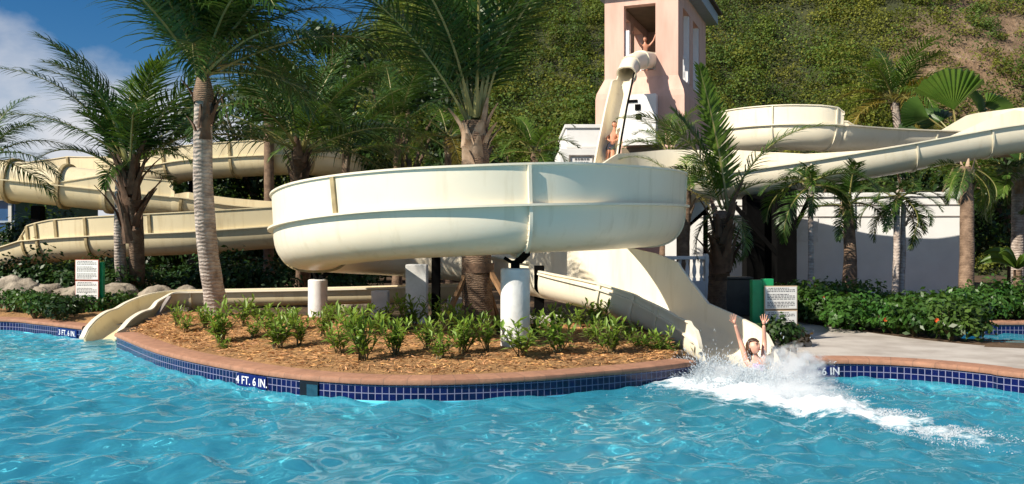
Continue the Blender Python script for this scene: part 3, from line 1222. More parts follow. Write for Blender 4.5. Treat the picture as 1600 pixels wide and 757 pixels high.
# the left slide: comes in high, turns outside the picture, tube, turn, lower flume
slideB = empty('water_slide', (-13, 31, GZ), 'tan winding slide of stacked flumes and a ribbed tube at the left', 'water slide', 'open flume water slides')
lb = [(-7.0, 46.0, 4.95, 0, 0), (-7.3, 42.5, 4.85, 0, 0), (-7.4, 39.0, 4.76, .2, 0), (-7.7, 36.3, 4.70, .5, 0), (-8.8, 35.0, 4.65, .60, 0), (-11.0, 35.0, 4.55, .60, 0), (-12.7, 35.1, 4.43, .58, 0), (-14.3, 35.4, 4.20, .55, 0), (-15.8, 36.2, 4.1, .6, 0.3),
      (-18.0, 37.1, 4.0, .8, .6), (-20.5, 37.2, 3.92, .6, .8), (-22.8, 36.0, 3.84, 0, .9), (-23.4, 34.0, 3.78, 0, .9), (-22.0, 32.4, 3.72, 0, .5), (-19.9, 32.0, 3.62, 0, 0), (-18.5, 31.9, 3.52, 0, 0), (-16.5, 31.9, 3.32, 0, 0), (-14.5, 32.0, 3.11, 0, 0.58),
      (-13.2, 32.1, 2.98, 0, .58), (-12.15, 32.2, 2.88, .25, .58), (-11.9, 32.2, 2.86, .25, 0), (-10.2, 32.4, 2.60, .3, 0), (-8.1, 32.6, 2.46, .3, 0), (-5.5, 33.2, 2.36, .4, 0), (-3.0, 33.7, 2.28, .6, 0), (-1.5, 32.9, 2.22, .6, 0), (-1.9, 31.4, 2.16, .6, 0), (-4.0, 30.5, 2.05, .6, 0),
      (-6.0, 30.0, 1.93, .62, 0), (-7.8, 29.7, 1.80, .64, 0), (-10.6, 29.4, 1.60, .66, 0), (-13.2, 29.5, 1.49, .64, 0), (-14.9, 29.8, 1.40, .62, 0), (-15.75, 30.0, 1.33, .5, 0), (-16.05, 30.1, 1.30, .04, 0), (-17.2, 30.4, 1.02, 0, 0), (-18.8, 30.9, .85, 0, 0), (-24, 32, .55, 0, 0)]
fb = Flume(lb, step=.2, e=.82)
pb_ = fb.trough(M['tan'], slideB, 'flume_trough')
for sd in (-1, 1):
    fb.walls(M['tan'], pb_, sd)
    fb.rim(M['tan'], pb_, sd, lip=.10)
fb.cover(M['tan'], slideB, 13.4, 17.0)
for k in (14.35, 15.35, 16.25, 17.0):
    fb.joint(M['joint_tan'] if k < 17 else M['tan'], slideB, k, full=True, hgt=.10, half=.06)
for k in (3.6, 4.9, 6.4, 7.6, 9, 10.5, 12, 19.9, 28.3, 29.7, 31.2, 32.4, 33.6, 35):
    fb.joint(M['joint_tan'], slideB, k, hgt=.06, half=.045)
for k in (30.4, 31.9, 32.9):
    fb.joint(M['joint_tan'], slideB, k, sides=(-1,), bowl=False, hgt=.045, half=.05)

# short exit chute at the left
slideC = empty('water_slide', (-6, 18.8, GZ), 'low golden exit chute running behind the leaning palm into the left water', 'water slide', 'open flume water slides')
lc = [(-1.2, 20.2, .66, 0, 0), (-2.2, 20.2, .63, 0, 0), (-4.0, 20.2, .58, 0, 0), (-6.0, 20.25, .54, 0, 0), (-7.1, 20.25, .52, 0, 0), (-7.72, 20.08, .50, 0, 0), (-8.05, 19.68, .36, 0, 0), (-8.18, 19.28, .20, 0, 0), (-8.24, 18.88, .17, 0, 0, .36, .34), (-8.29, 18.48, .06, 0, 0, .34, .33), (-8.32, 18.12, -.06, 0, 0, .33, .27), (-8.33, 17.92, -.08, 0, 0, .33, .13)]
fc = Flume(lc, step=.06, w=.38, d=.36, e=.66)
pc_ = fc.trough(M['tan'], slideC, 'flume_trough')
for sd in (-1, 1):
    fc.rim(M['cream'], pc_, sd, lip=.09)
for k in (1.5, 4.2):
    fc.joint(M['tan'], pc_, k, hgt=.04)
mb = MB(); mb.bar((-7.75, 19.05, .22), (-7.52, 19.5, .80), .10, .05)
mb.box(-7.84, -7.66, 18.95, 19.12, .2, .36)
mb.build('prop', M['dark_wood'], slideC)

# the speed chute from the tower
slideD = empty('water_slide', (3.6, 33, GZ), 'steep narrow cream chute dropping from the tower opening', 'water slide', 'open flume water slides')
def cp(x, y, Y, h=.34, w=.38, d=.36):
    q = P(x, y, Y)
    return (q.x, q.y, q.z - .36, h, h, w, d)
ld = [cp(1017, 95, 40.3, 0), cp(1004, 94, 39.4, 0), cp(991, 98, 38.7, 0), cp(983, 109, 38.1, 0), cp(979, 121, 37.6, .0), cp(974, 136, 37.1), cp(967, 165, 36.1), cp(959, 205, 35.0), cp(951, 245, 33.8), cp(944, 282, 32.4), cp(938, 315, 31.0), (2.95, 29.0, .75, .3, .3, .42, .36), (2.8, 26.5, .42, .3, .3, .42, .36), (2.7, 24.5, .35, .3, .3, .42, .36)]
fd = Flume(ld, step=.12, e=.75)
pd_ = fd.trough(M['cream'], slideD, 'flume_trough')
for sd in (-1, 1):
    fd.walls(M['cream'], pd_, sd)
fd.cover(M['cream'], slideD, 0, 3.6)
for k in (1.2, 2.4, 3.6):
    fd.joint(M['cream'], slideD, k, full=True, hgt=.05, half=.03)
# dark pipe rail on its right edge
i0, i1 = fd.at(4.2), fd.at(10)
mb = MB()
mb.tube([fd.pt(i, -.47, fd.q[i][6] + .30) for i in range(i0, i1, 4)], .035, 8)
mb.build('pipe_rail', M['black_steel'], slideD, 40)

# ------------------------------------------------------------------ supports
def cyl_pillar(x, y, r, z1, label):
    o = empty('support_pillar', (x, y, GZ), label, 'pillar', 'white round pillars under the front loop')
    mb = MB()
    mb.tube([(x, y, GZ - .1), (x, y, z1 - .02), (x, y, z1)], [r, r, r - .02], 40)
    mb.build('shaft', M['white_conc'], o, 40)
    return o


pf = cyl_pillar(.05, 13.55, .225, 1.60, 'tall white round pillar holding the front of the loop')
mb = MB(); mb.tube([(.05, 13.55, 1.60), (.05, 13.55, 1.72)], .07, 16)
mb.bar((.05, 13.55, 1.68), (.16, 13.6, 1.80), .11, .05); mb.bar((.05, 13.55, 1.66), (-.12, 13.55, 1.76), .12, .05); mb.bar((.10, 13.5, 1.70), (.22, 13.15, 1.83), .10, .06)
mb.build('saddle_bracket', M['black_steel'], pf)
p2 = cyl_pillar(-4.05, 18.5, .20, 1.22, 'shorter white round pillar under the left end of the loop')
mb = MB(); mb.bar((-4.05, 18.5, 1.21), (-3.75, 18.4, 1.40), .10, .07); mb.bar((-4.05, 18.5, 1.21), (-4.15, 18.4, 1.46), .10, .06)
mb.build('saddle_bracket', M['black_steel'], p2)
mb = MB(); mb.bar((-4.45, 19.4, GZ), (-4.25, 18.9, 1.5), .05)
tag(mb.build('support_strut', M['black_steel']), 'thin dark slanting strut left of the shorter round pillar', 'strut')

sq = empty('support_pillar', (-1.82, 17.1, GZ), 'square white concrete pillar in the shade below the loop', 'pillar')
mb = MB(); mb.box(-2.03, -1.63, 16.9, 17.3, GZ - .1, 1.57)
mb.build('shaft', M['white_conc'], sq, bevel=.015)


def post(name, x, y, w, z0, z1, label, cat='post', group=None, base=True, mat='black_steel'):
    o = empty(name, (x, y, GZ), label, cat, group)
    mb = MB(); mb.box(x - w / 2, x + w / 2, y - w / 2, y + w / 2, z0, z1)
    mb.build('shaft', M[mat], o, bevel=.008)
    if base:
        mb = MB(); mb.box(x - w * .8, x + w * .8, y - w * .8, y + w * .8, z0 - .02, z0 + .012)
        mb.build('base_plate', M[mat], o)
    return o


post('steel_post', .52, 17.0, .19, .60, 1.55, 'black steel post on a white footing right of the front pillar')
post('steel_post', -1.52, 17.75, .17, GZ, 1.7, 'black steel post close behind the square white pillar')


def footing(x, y, w, d, h, label):
    mb = MB(); mb.box(x - w / 2, x + w / 2, y - d / 2, y + d / 2, GZ - .1, GZ + h)
    o = mb.build('concrete_footing', M['white_conc'], bevel=.02)
    return tag(o, label, 'footing', 'white concrete footings')


footing(.66, 16.9, .62, .55, .35, 'white concrete footing carrying a black post right of the front pillar')
footing(-1.02, 17.9, .55, .45, .62, 'white concrete block left of the staked palm')
footing(-2.72, 18.35, .34, .3, .75, 'small white concrete block left of the square pillar')

# heavy black frame under the upper flume on the right
stA = post('steel_post', P(1177, 400, 25.6).x, 25.6, .52, GZ, 3.35, 'left black steel column under the upper right flume', group='black columns under the upper flume')
stB = post('steel_post', P(1225, 400, 25.3).x, 25.3, .56, GZ, 3.5, 'right black steel column beside the green topped sign', group='black columns under the upper flume')
xa, xb = P(1177, 400, 25.6).x, P(1225, 400, 25.3).x
mb = MB(); mb.bar((xa + .2, 25.5, 3.25), (xb - .2, 25.4, 3.35), .2, .25)
mb.build('cross_beam', M['black_steel'], stA)
mb = MB(); mb.bar((6.2, 25.25, 3.2), (xb - .25, 25.1, 1.65), .12)
mb.build('diagonal_brace', M['black_steel'], stB)
mb = MB(); mb.bar((xb + .7, 25.3, 3.2), (xb + .26, 25.3, 2.3), .10)
mb.build('diagonal_brace', M['black_steel'], stB)
for x, y, z, lab in ((14.6, 24.7, 4.2, 'black steel post under the far right end of the upper flume'), (8.1, 28.0, 4.85, 'black steel post under the back flume right of the tower'),
                     (-12.6, 35.2, 4.4, 'black steel post under the highest left flume'), (-6.1, 30.3, 1.9, 'black steel post under the lower left flume beside the loop'), (-17.1, 32.0, 3.3, 'black steel post under the ribbed tube')):
    post('steel_post', x, y, .34, GZ, z, lab)
for x, y, z in ((14.6, 24.7, 4.2),):
    pass

# ------------------------------------------------------------------ tower
al = R(21.5)
FR = Vector((7.4, 39.5, 0))
uu = Vector((math.cos(al), -math.sin(al), 0))        # left to right along the front
dd = Vector((math.sin(al), math.cos(al), 0))         # into depth
TWd, TLn = 3.38, 7.5
TM = Matrix(((uu.x, dd.x, 0, FR.x - uu.x * TWd), (uu.y, dd.y, 0, FR.y - uu.y * TWd), (0, 0, 1, 0), (0, 0, 0, 1)))   # origin: front left corner
tower = empty('slide_tower', TM.translation, 'tall pink stucco slide tower with open windows on the hillside', 'tower')
ZF, ZO, ZT, ZE = 9.1, 9.75, 12.75, 13.45     # flare, opening sill, opening head, eaves
xo0, xo1 = .90, 2.36
mb = MB()
mb.box(-.0, xo0, 0, .45, ZF, ZE, TM); mb.box(xo1, TWd, 0, .45, ZF, ZE, TM)
mb.box(xo0, xo1, 0.004, .446, ZF, ZO, TM); mb.box(xo0, xo1, 0.004, .446, ZT, ZE, TM)
# right side with two bays
y0 = .45
for a, b in ((.45, 1.15), (3.1, 3.75), (5.7, TLn)):
    mb.box(TWd - .45, TWd - .003, a, b, ZF, ZE, TM)
for a, b in ((1.15, 3.1), (3.75, 5.7)):
    mb.box(TWd - .446, TWd - .008, a, b, ZF, ZO - .6, TM); mb.box(TWd - .446, TWd - .008, a, b, ZT, ZE, TM)
# left side and back
for a, b in ((.45, 1.15), (3.1, 3.75), (5.7, TLn)):
    mb.box(0.003, .45, a, b, ZF, ZE, TM)
for a, b in ((1.15, 3.1), (3.75, 5.7)):
    mb.box(.008, .446, a, b, ZF, ZO - .6, TM); mb.box(.008, .446, a, b, ZT, ZE, TM)
mb.box(.45, TWd - .45, TLn - .4, TLn - .003, ZF, ZE, TM)
mb.build('upper_walls', M['pink'], tower)
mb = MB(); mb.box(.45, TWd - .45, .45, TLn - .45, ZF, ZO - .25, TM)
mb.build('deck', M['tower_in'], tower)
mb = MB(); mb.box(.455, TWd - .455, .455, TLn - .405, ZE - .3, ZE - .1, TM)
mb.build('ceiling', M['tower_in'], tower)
# flared base
mb = MB()
fl0 = .0
rr_ = [[(0 - o, 0 - o), (TWd + o, 0 - o), (TWd + o, TLn + o), (0 - o, TLn + o)] for o in (0.002, .30, .34, .34)]
zs = (ZF + .35, ZF - .35, ZF - .6, 0.2)
mb.rings([[TM @ Vector((x, y, z)) for x, y in r] for r, z in zip(rr_, zs)])
mb.build('flared_base', M['pink'], tower)
mb = MB()
mb.box(-.55, TWd + .55, -.55, TLn + .55, ZE, ZE + .55, TM)
mb.build('fascia', M['fascia'], tower)
mb = MB()
c0 = [(-.75, -.75), (TWd + .75, -.75), (TWd + .75, TLn + .75), (-.75, TLn + .75)]
c1 = [(TWd / 2 - .05, 1.7), (TWd / 2 + .05, 1.7), (TWd / 2 + .05, TLn - 1.7), (TWd / 2 - .05, TLn - 1.7)]
mb.rings([[TM @ Vector((x, y, ZE + .555)) for x, y in c0], [TM @ Vector((x, y, ZE + .66)) for x, y in c0], [TM @ Vector((x, y, ZE + 2.0)) for x, y in c1]])
mb.build('roof', M['roof'], tower)


def railing(x0, x1, y, z0, z1, axis='x'):
    mb = MB()
    n = max(3, int(abs(x1 - x0) / .22))
    def B(a0, a1, z_0, z_1, t=.03):
        if axis == 'x':
            mb.box(a0, a1, y - t, y + t, z_0, z_1, TM)
        else:
            mb.box(y - t, y + t, a0, a1, z_0, z_1, TM)
    B(x0, x1, z1 - .09, z1); B(x0, x1, z0 + .08, z0 + .15, .025)
    B(x0, x0 + .12, z0, z1 - .001, .035); B(x1 - .12, x1, z0, z1 - .001, .035)
    for k in range(1, n):
        a = x0 + (x1 - x0) * k / n
        B(a - .03, a + .03, z0 + .15, z1 - .09, .02)
    return mb.build('railing', M['rail'], tower)


railing(1.55, xo1, .2, ZO, ZO + .80)
railing(1.15, 3.1, TWd - .22, ZO - .6, ZO + 1.0, 'y')
railing(3.75, 5.7, TWd - .22, ZO - .6, ZO + 1.0, 'y')
for a in (xo0 + .02,):
    mb = MB(); mb.box(a, a + .20, .12, .34, ZO, ZO + 1.9, TM)
    mb.build('gate_post', M['rail'], tower)
for a in (2.85, 5.45):
    mb = MB(); mb.box(TWd - .30, TWd - .06, a, a + .22, ZO - .6, ZT, TM)
    mb.build('shutter_post', M['rail'], tower)
# white panel hanging on the base, with its dark brackets
mb = MB(); mb.box(1.05, 2.55, -.80, -.40, 6.30, 8.55, TM)
pn = mb.build('front_panel', M['white_paint'], tower, bevel=.02)
mb = MB()
for bx, bz, bw, bh in ((1.30, 8.2, .42, .12), (1.62, 7.85, .24, .26), (1.66, 7.45, .24, .24)):
    mb.box(bx, bx + bw, -.85, -.803, bz, bz + bh, TM)
mb.build('bracket_plates', M['black_steel'], pn)
# dark slab painting the shade of a gap under the panel
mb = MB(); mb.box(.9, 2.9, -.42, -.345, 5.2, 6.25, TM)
mb.build('gap_shade_slab', M['tower_in'], tower)

# white pump house left of the tower
ph = empty('white_building', (2.7, 38, GZ), 'low white building with a framed notice left of the steep chute', 'building')
mb = MB(); mb.box(2.02, 3.75, 37.5, 43, 0.2, 5.95)
mb.box(2.30, 3.75, 37.75, 43, 5.95, 6.85)
mb.build('wall', M['white_paint'], ph, bevel=.02)
mb = MB(); mb.box(2.24, 3.80, 37.68, 43.1, 6.85, 7.0)
mb.build('parapet_cap', M['white_paint'], ph, bevel=.01)
mb = MB(); mb.box(2.3, 3.75, 37.70, 37.748, 6.0, 6.06)
mb.build('string_course', M['plaster_pale'], ph)
mb = MB()
for b4 in ((2.40, 3.45, 5.62, 5.68), (2.40, 2.46, 4.6, 5.62), (3.39, 3.45, 4.6, 5.62)):
    mb.box(b4[0], b4[1], 37.44, 37.497, b4[2], b4[3])
mb.build('notice_frame', M['dark_wood'], ph)
mb = MB()
for r, row in enumerate(range(4)):
    x = 2.66
    while x < 3.25:
        w = random.uniform(.05, .16)
        mb.box(x, min(x + w, 3.28), 37.485, 37.4975, 5.46 - r * .14, 5.46 - r * .14 + .075)
        x += w + .04
mb.build('notice_lettering', M['ink'], ph)

# ------------------------------------------------------------------ right white wall, stair, balustrade, cabinet
wl = empty('garden_wall', (11, 28.5, GZ), 'long white masonry wall behind the right palms', 'wall')
Wa, Wb = Vector((P(1040, 400, 28.7).x, 28.7, 0)), Vector((P(1512, 400, 27.5).x, 27.5, 0))
wd = (Wb - Wa).normalized()
WMt = Matrix(((wd.x, -wd.y, 0, Wa.x), (wd.y, wd.x, 0, Wa.y), (0, 0, 1, 0), (0, 0, 0, 1)))
wlen = (Wb - Wa).length
mb = MB(); mb.box(0, wlen, 0, .35, 0.1, 3.42, WMt)
mb.build('wall_face', M['white_paint'], wl)
mb = MB(); mb.box(-.04, wlen + .04, -.06, .41, 3.42, 3.55, WMt)
mb.build('coping_cap', M['white_paint'], wl, bevel=.01)
for z in (3.14, 2.78):
    mb = MB(); mb.box(.3, wlen, -.022, -.002, z, z + .035, WMt)
    mb.build('groove_line', M['dark_wood'], wl)
mb = MB(); mb.box(4.15, 4.75, -.03, -.003, 2.0, 2.75, WMt)
mb.build('louvre_panel', M['white_conc'], wl)
# pilaster
mb = MB(); mb.box(5.6, 5.85, -.08, -.003, .1, 3.41, WMt)
mb.build('pilaster', M['white_paint'], wl)

st = empty('stair_parapet', P(1085, 330, 26.2), 'white slanting stair parapet behind the spiky right palm', 'stair')
a, b = P(1060, 352, 26.2), P(1110, 306, 26.2)
mb = MB(); mb.bar(a, b, .30, .32)
mb.build('handrail_slab', M['white_paint'], st)
mb = MB(); mb.bar(a + Vector((0, .2, -.30)), b + Vector((0, .2, -.35)), .12, .10); mb.bar(a + Vector((0.05, .2, -1.7)), a + Vector((0.05, .2, -.2)), .12)
mb.bar(b + Vector((-.1, .2, -2.4)), b + Vector((-.1, .2, -.2)), .12)
mb.build('stringer', M['black_steel'], st)

bl = empty('balustrade', P(1055, 450, 23.5), 'short white balustrade beside the exit chute', 'balustrade')
zb0, zb1 = H - 62 / F * 23.5, H - 22 / F * 23.5
x0, x1 = P(1012, 0, 23.5).x, P(1102, 0, 23.5).x
mb = MB(); mb.box(x0, x1, 23.4, 23.62, zb1 - .09, zb1)
mb.build('top_rail', M['rail'], bl, bevel=.01)
mb = MB(); mb.box(x0, x1, 23.38, 23.64, GZ, zb0 + .02)
mb.build('base', M['white_paint'], bl)
n = 8
for k in range(n):
    x = x0 + .1 + (x1 - x0 - .2) * k / (n - 1)
    mb = MB()
    hh = zb1 - .09 - zb0 - .02
    prof = [(0, .05), (.12, .05), (.18, .03), (.4, .058), (.6, .05), (.8, .03), (.9, .045), (1.0, .045)]
    mb.tube([(x, 23.51, zb0 + .02 + hh * q) for q, r in prof], [r for q, r in prof], 10)
    mb.build('baluster', M['rail'], bl, 40)
mb = MB(); mb.box(x1 - .02, x1 + .22, 23.36, 23.66, GZ, zb1 + .06)
mb.build('end_post', M['white_paint'], bl, bevel=.01)

cb = empty('equipment_cabinet', P(1150, 450, 21), 'dark equipment cabinet behind the exit chute left of the green post', 'cabinet')
xc = P(1146, 0, 21).x
mb = MB(); mb.box(xc - .42, xc + .42, 21, 21.6, GZ, 1.12)
mb.build('body', M['dark_box'], cb, bevel=.02)
mb = MB(); mb.box(xc - .46, xc + .46, 20.96, 21.64, 1.12, 1.17)
mb.build('lid', M['dark_box'], cb, bevel=.01)

# ------------------------------------------------------------------ rule signs
def rule_sign(cx, cyy, w, zt, zb, zs, label, trim, yaw, post_dx, post_w, post_z, back_dx):
    o = empty('rules_sign', (cx, cyy, GZ), label, 'sign', 'pool rules signs')
    mt = Matrix.Translation((cx, cyy, 0)) @ Matrix.Rotation(yaw, 4, 'Z')
    mb = MB(); mb.box(post_dx - post_w / 2, post_dx + post_w / 2, .06, .06 + post_w * .6, GZ - .1, post_z, mt)
    mb.build('post', M['green_post'], o, bevel=.01)
    if back_dx:
        mb = MB(); mb.box(post_dx + post_w * .25, post_dx + post_w * 1.1, .05, .16, post_z - .13, post_z + .02, mt)
        mb.build('post_bracket', M['green_post'], o, bevel=.01)
    mb = MB(); mb.box(-w * .12, w * .18, .03, .15, GZ - .1, zb + .02, mt)
    mb.build('foot_post', M['dark_wood'], o)
    for z0, z1 in ((zb, zs - .008), (zs + .008, zt)):
        mb = MB(); mb.box(-w / 2, w / 2, -.006, .02, z0, z1, mt)
        fr_ = mb.build('panel_frame', M[trim], o)
        mb = MB(); mb.box(-w / 2 + .016, w / 2 - .014, -.012, -.0065, z0 + .014, z1 - .014, mt)
        bo = mb.build('board', M['board'], fr_)
        mb = MB()
        rows = 13
        hh = (z1 - z0 - .06) / rows
        for r in range(rows):
            z = z1 - .035 - r * hh
            if r in (3, 8):
                continue
            x = -w / 2 + .05 + (0.02 if r == 0 else 0)
            end = w / 2 - (.05 if r % 4 else .16)
            while x < end:
                ww = random.uniform(.018, .06)
                mb.box(x, min(x + ww, end), -.0142, -.0123, z - hh * .52, z, mt)
                x += ww + .014
        mb.build('lettering', M['ink'], fr_)
    return o


q = P(1220, 0, 15.6)
rule_sign(q.x, 15.6, .60, H - (447 - CY) / F * 15.6, H - (522 - CY) / F * 15.6, H - (484.5 - CY) / F * 15.6,
          'white two panel rules sign with a bright green post beside the splash', 'wood_trim', R(6), -.37, .24, H - (438 - CY) / F * 15.6, True)
q = P(136, 0, 20.6)
rule_sign(q.x, 20.6, .62, H - (406 - CY) / F * 20.6, H - (472 - CY) / F * 20.6, H - (438.5 - CY) / F * 20.6,
          'white two panel rules sign with red edges in front of the rocks', 'red_trim', R(-12), .30, .14, H - (410 - CY) / F * 20.6, False)


# ------------------------------------------------------------------ palms
def frond_mesh(name, Ln, droop, nl, leaf_len, leaf_w, seed, mat, lift=0.0, sag=0.9, tw=0.0, v_angle=0.35):
    """coconut frond along +X bending down towards -Z; returns mesh with leaflets and rib"""
    rg = random.Random(seed)
    nseg = 18
    pts = []
    ang = lift
    p = Vector((0, 0, 0))
    for i in range(nseg + 1):
        pts.append(p.copy())
        u = i / nseg
        ang2 = ang - droop * (u ** 1.5)
        side = tw * u * u
        p = p + Vector((math.cos(ang2) * math.cos(side), math.sin(side) * math.cos(ang2), math.sin(ang2))) * (Ln / nseg)
    V, Fc, MI, T = [], [], [], []

    def at(u):
        f = u * nseg
        i = min(int(f), nseg - 1)
        return pts[i].lerp(pts[i + 1], f - i), (pts[i + 1] - pts[i]).normalized()

    # rib
    for i, q in enumerate(pts):
        t = (pts[min(i + 1, nseg)] - pts[max(i - 1, 0)]).normalized()
        s = t.cross(Vector((0, 0, 1))).normalized()
        up = s.cross(t)
        r = 0.030 * (1 - i / nseg) + 0.004
        wv = (1.7 if i < 2 else 1.0)
        o = len(V)
        for a, b in ((-wv, 0), (0, -1), (wv, 0), (0, .6)):
            V.append(q + s * (a * r) + up * (b * r)); T.append(1.0)
        if i:
            for k in range(4):
                Fc.append((o - 4 + k, o - 4 + (k + 1) % 4, o + (k + 1) % 4, o + k)); MI.append(1)
    for j in range(nl):
        u0 = 0.14 + 0.85 * (j + rg.random() * .5) / nl
        for sd in (-1, 1):
            u = min(0.998, u0 + rg.uniform(-.004, .004))
            q, t = at(u)
            s = t.cross(Vector((0, 0, 1))).normalized() * sd
            up = (s * sd).cross(t).normalized()
            ll = leaf_len * (math.sin(math.pi * (0.12 + 0.83 * u) ** 0.85) ** 0.7) * rg.uniform(.85, 1.08)
            if rg.random() < .03:
                ll *= .4
            fwd = 0.35 + 0.65 * u + rg.uniform(-.12, .12)
            d = (s * math.cos(fwd) + t * math.sin(fwd) + up * (v_angle + rg.uniform(-.22, .22))).normalized()
            wv = leaf_w * rg.uniform(.8, 1.15)
            o = len(V)
            c = q.copy()
            tt = rg.uniform(.72, 1.2)
            ns = 4
            sg = sag * rg.uniform(.7, 1.3)
            for k in range(ns + 1):
                f = k / ns
                nd = (d + Vector((0, 0, -1)) * (sg * f * f)).normalized()
                wd_ = nd.cross(up).normalized()
                ww = wv * (1 - f) ** 0.6 * (0.75 + .5 * min(1, f * 3)) * .5
                if k == ns:
                    ww = wv * .06
                V.append(c - wd_ * ww); V.append(c + wd_ * ww); T += [tt, tt]
                c = c + nd * (ll / ns)
                if k:
                    b = o + 2 * k
                    Fc.append((b - 2, b - 1, b + 1, b)); MI.append(0)
    me = bpy.data.meshes.new(name)
    me.from_pydata(V, [], Fc)
    a = me.color_attributes.new('tint', 'FLOAT_COLOR', 'POINT')
    a.data.foreach_set('color', np.array([[t_, t_, t_ * .95, 1] for t_ in T], np.float32).ravel())
    me.materials.append(mat)
    me.materials.append(M['rachis'])
    me.polygons.foreach_set('material_index', MI)
    me.update()
    return me


FR_SET = {}


def frond_set(key, Ln, mat, n=4, nl=62, ll=None, lw=.045, **kw):
    if key not in FR_SET:
        rg = random.Random(hash(key) % 1000 if False else sum(map(ord, key)))
        FR_SET[key] = [frond_mesh('frond', Ln, kw.get('droop', 1.3) * rg.uniform(.75, 1.25), nl, ll or Ln * .21, lw, 100 + i, M[mat], sag=kw.get('sag', .9), tw=rg.uniform(-.3, .3), v_angle=kw.get('v', .3)) for i in range(n)]
    return FR_SET[key]


def add_frond(par, mesh, origin, yaw, pitch, roll=0.0, scale=1.0):
    o = bpy.data.objects.new('frond', mesh)
    COL.objects.link(o)
    o.parent = par
    o.location = Vector(origin) - Vector(par.location)
    m = Matrix.Rotation(yaw, 3, 'Z') @ Matrix.Rotation(-pitch, 3, 'Y') @ Matrix.Rotation(roll, 3, 'X')
    o.rotation_euler = m.to_euler()
    o.scale = (scale,) * 3
    return o


def palm(label, base, top, r0, r1, bend=(0, 0), bark='trunk_brown', fronds=(), boots=0, boot_mat='boot', group='palms around the pool', shaft=0.0, bl_=.35, clear=None):
    base, top = Vector(base), Vector(top)
    o = empty('palm_tree', base, label, 'palm tree', group)
    mb = MB()
    n = 26
    pts, rad = [], []
    for i in range(n + 1):
        u = i / n
        q = base.lerp(top, u) + Vector((bend[0], bend[1], 0)) * math.sin(math.pi * u)
        q += Vector((mnoise.noise(Vector((u * 5, base.x, 0))), mnoise.noise(Vector((u * 5, base.x, 5))), 0)) * .02
        pts.append(q)
        fl_ = 1 + .35 * max(0, 1 - u * 7)
        rad.append((r0 + (r1 - r0) * u) * fl_ * (1 + .05 * mnoise.noise(Vector((u * 30, base.x, 9)))))
    mb.tube(pts, rad, 16)
    mb.build('trunk', M[bark], o, 50)
    if shaft:
        mb = MB()
        mb.tube([top + Vector((0, 0, z)) for z in (-.12, 0.05, shaft * .6, shaft)], [r1 * 1.1, r1 * 1.15, r1 * .8, r1 * .35], 14)
        mb.build('crown_shaft', M['trunk_brown'], o, 50)
    for k in range(boots):
        a = random.random() * 6.28
        z = -.05 - .75 * random.random() * bl_ * 2
        rr1 = r1 * 1.02
        d = Vector((math.cos(a), math.sin(a), 0))
        s = Vector((-d.y, d.x, 0))
        q0 = top + d * rr1 * .85 + Vector((0, 0, z - .12))
        ln = random.uniform(.5, 1.1) * bl_
        out = random.uniform(.15, .75)
        mb = MB()
        w0 = r1 * random.uniform(.45, .75)
        rings = []
        for f, wf, th in ((0, 1, .03), (.4, .75, .03), (.75, .5, .02), (1, .22, .012)):
            c = q0 + Vector((0, 0, ln * f)) + d * (out * ln * f ** 1.6)
            rings.append([c - s * w0 * wf - d * th * .2, c - d * th, c + s * w0 * wf - d * th * .2, c + d * th])
        mb.rings(rings)
        mb.build('leaf_base', M[boot_mat], o, 40)
    for key, cnt, pmin, pmax, sc in fronds:
        st = FR_SET[key]
        off = random.random() * 6.28
        for k in range(cnt):
            yaw = off + 2.399 * k + random.uniform(-.25, .25)
            pitch = R(pmin + (pmax - pmin) * (k + .5) / cnt + random.uniform(-6, 6))
            if clear and math.cos(yaw - clear[0]) > clear[1]:
                pitch = max(pitch, R(clear[2] + random.uniform(0, 14)))
            d = Vector((math.cos(yaw), math.sin(yaw), 0))
            add_frond(o, st[k % len(st)], top + d * r1 * .55 + Vector((0, 0, shaft * .8 + random.uniform(-.05, .15))), yaw, pitch, random.uniform(-.3, .3), sc * random.uniform(.88, 1.1))
    return o


frond_set('big', 4.6, 'frond', 6, 62, 1.10, .040, droop=1.35, sag=3.0, v=.12)
frond_set('mid', 3.3, 'frond', 6, 52, .88, .038, droop=1.45, sag=2.7, v=.12)
frond_set('midlit', 3.2, 'frond_lit', 4, 50, .74, .038, droop=1.4, sag=2.0, v=.15)
frond_set('old', 3.0, 'frond_old', 3, 50, .6, .04, droop=2.0, sag=1.3)
frond_set('small', 1.7, 'frond', 4, 44, .42, .034, droop=1.5, sag=1.1)
frond_set('smalllit', 1.7, 'frond_lit', 4, 44, .42, .034, droop=1.7, sag=1.0)

# P1 leaning foreground palm
t1 = P(318, 150, 16.8)
p1 = palm('leaning grey ringed palm with a dark crown in front of the left slide', G(343, 508), t1, .225, .165, (-.14, 0), 'trunk_grey',
          [('big', 32, 28, 89, 1.0), ('mid', 8, 0, 40, .9)], boots=12, boot_mat='boot_dark', bl_=.5, clear=(math.pi, .25, 62), shaft=.5)
add_frond(p1, FR_SET['midlit'][0], t1 + Vector((.05, -.1, .2)), R(-60), R(82), 0, .8)
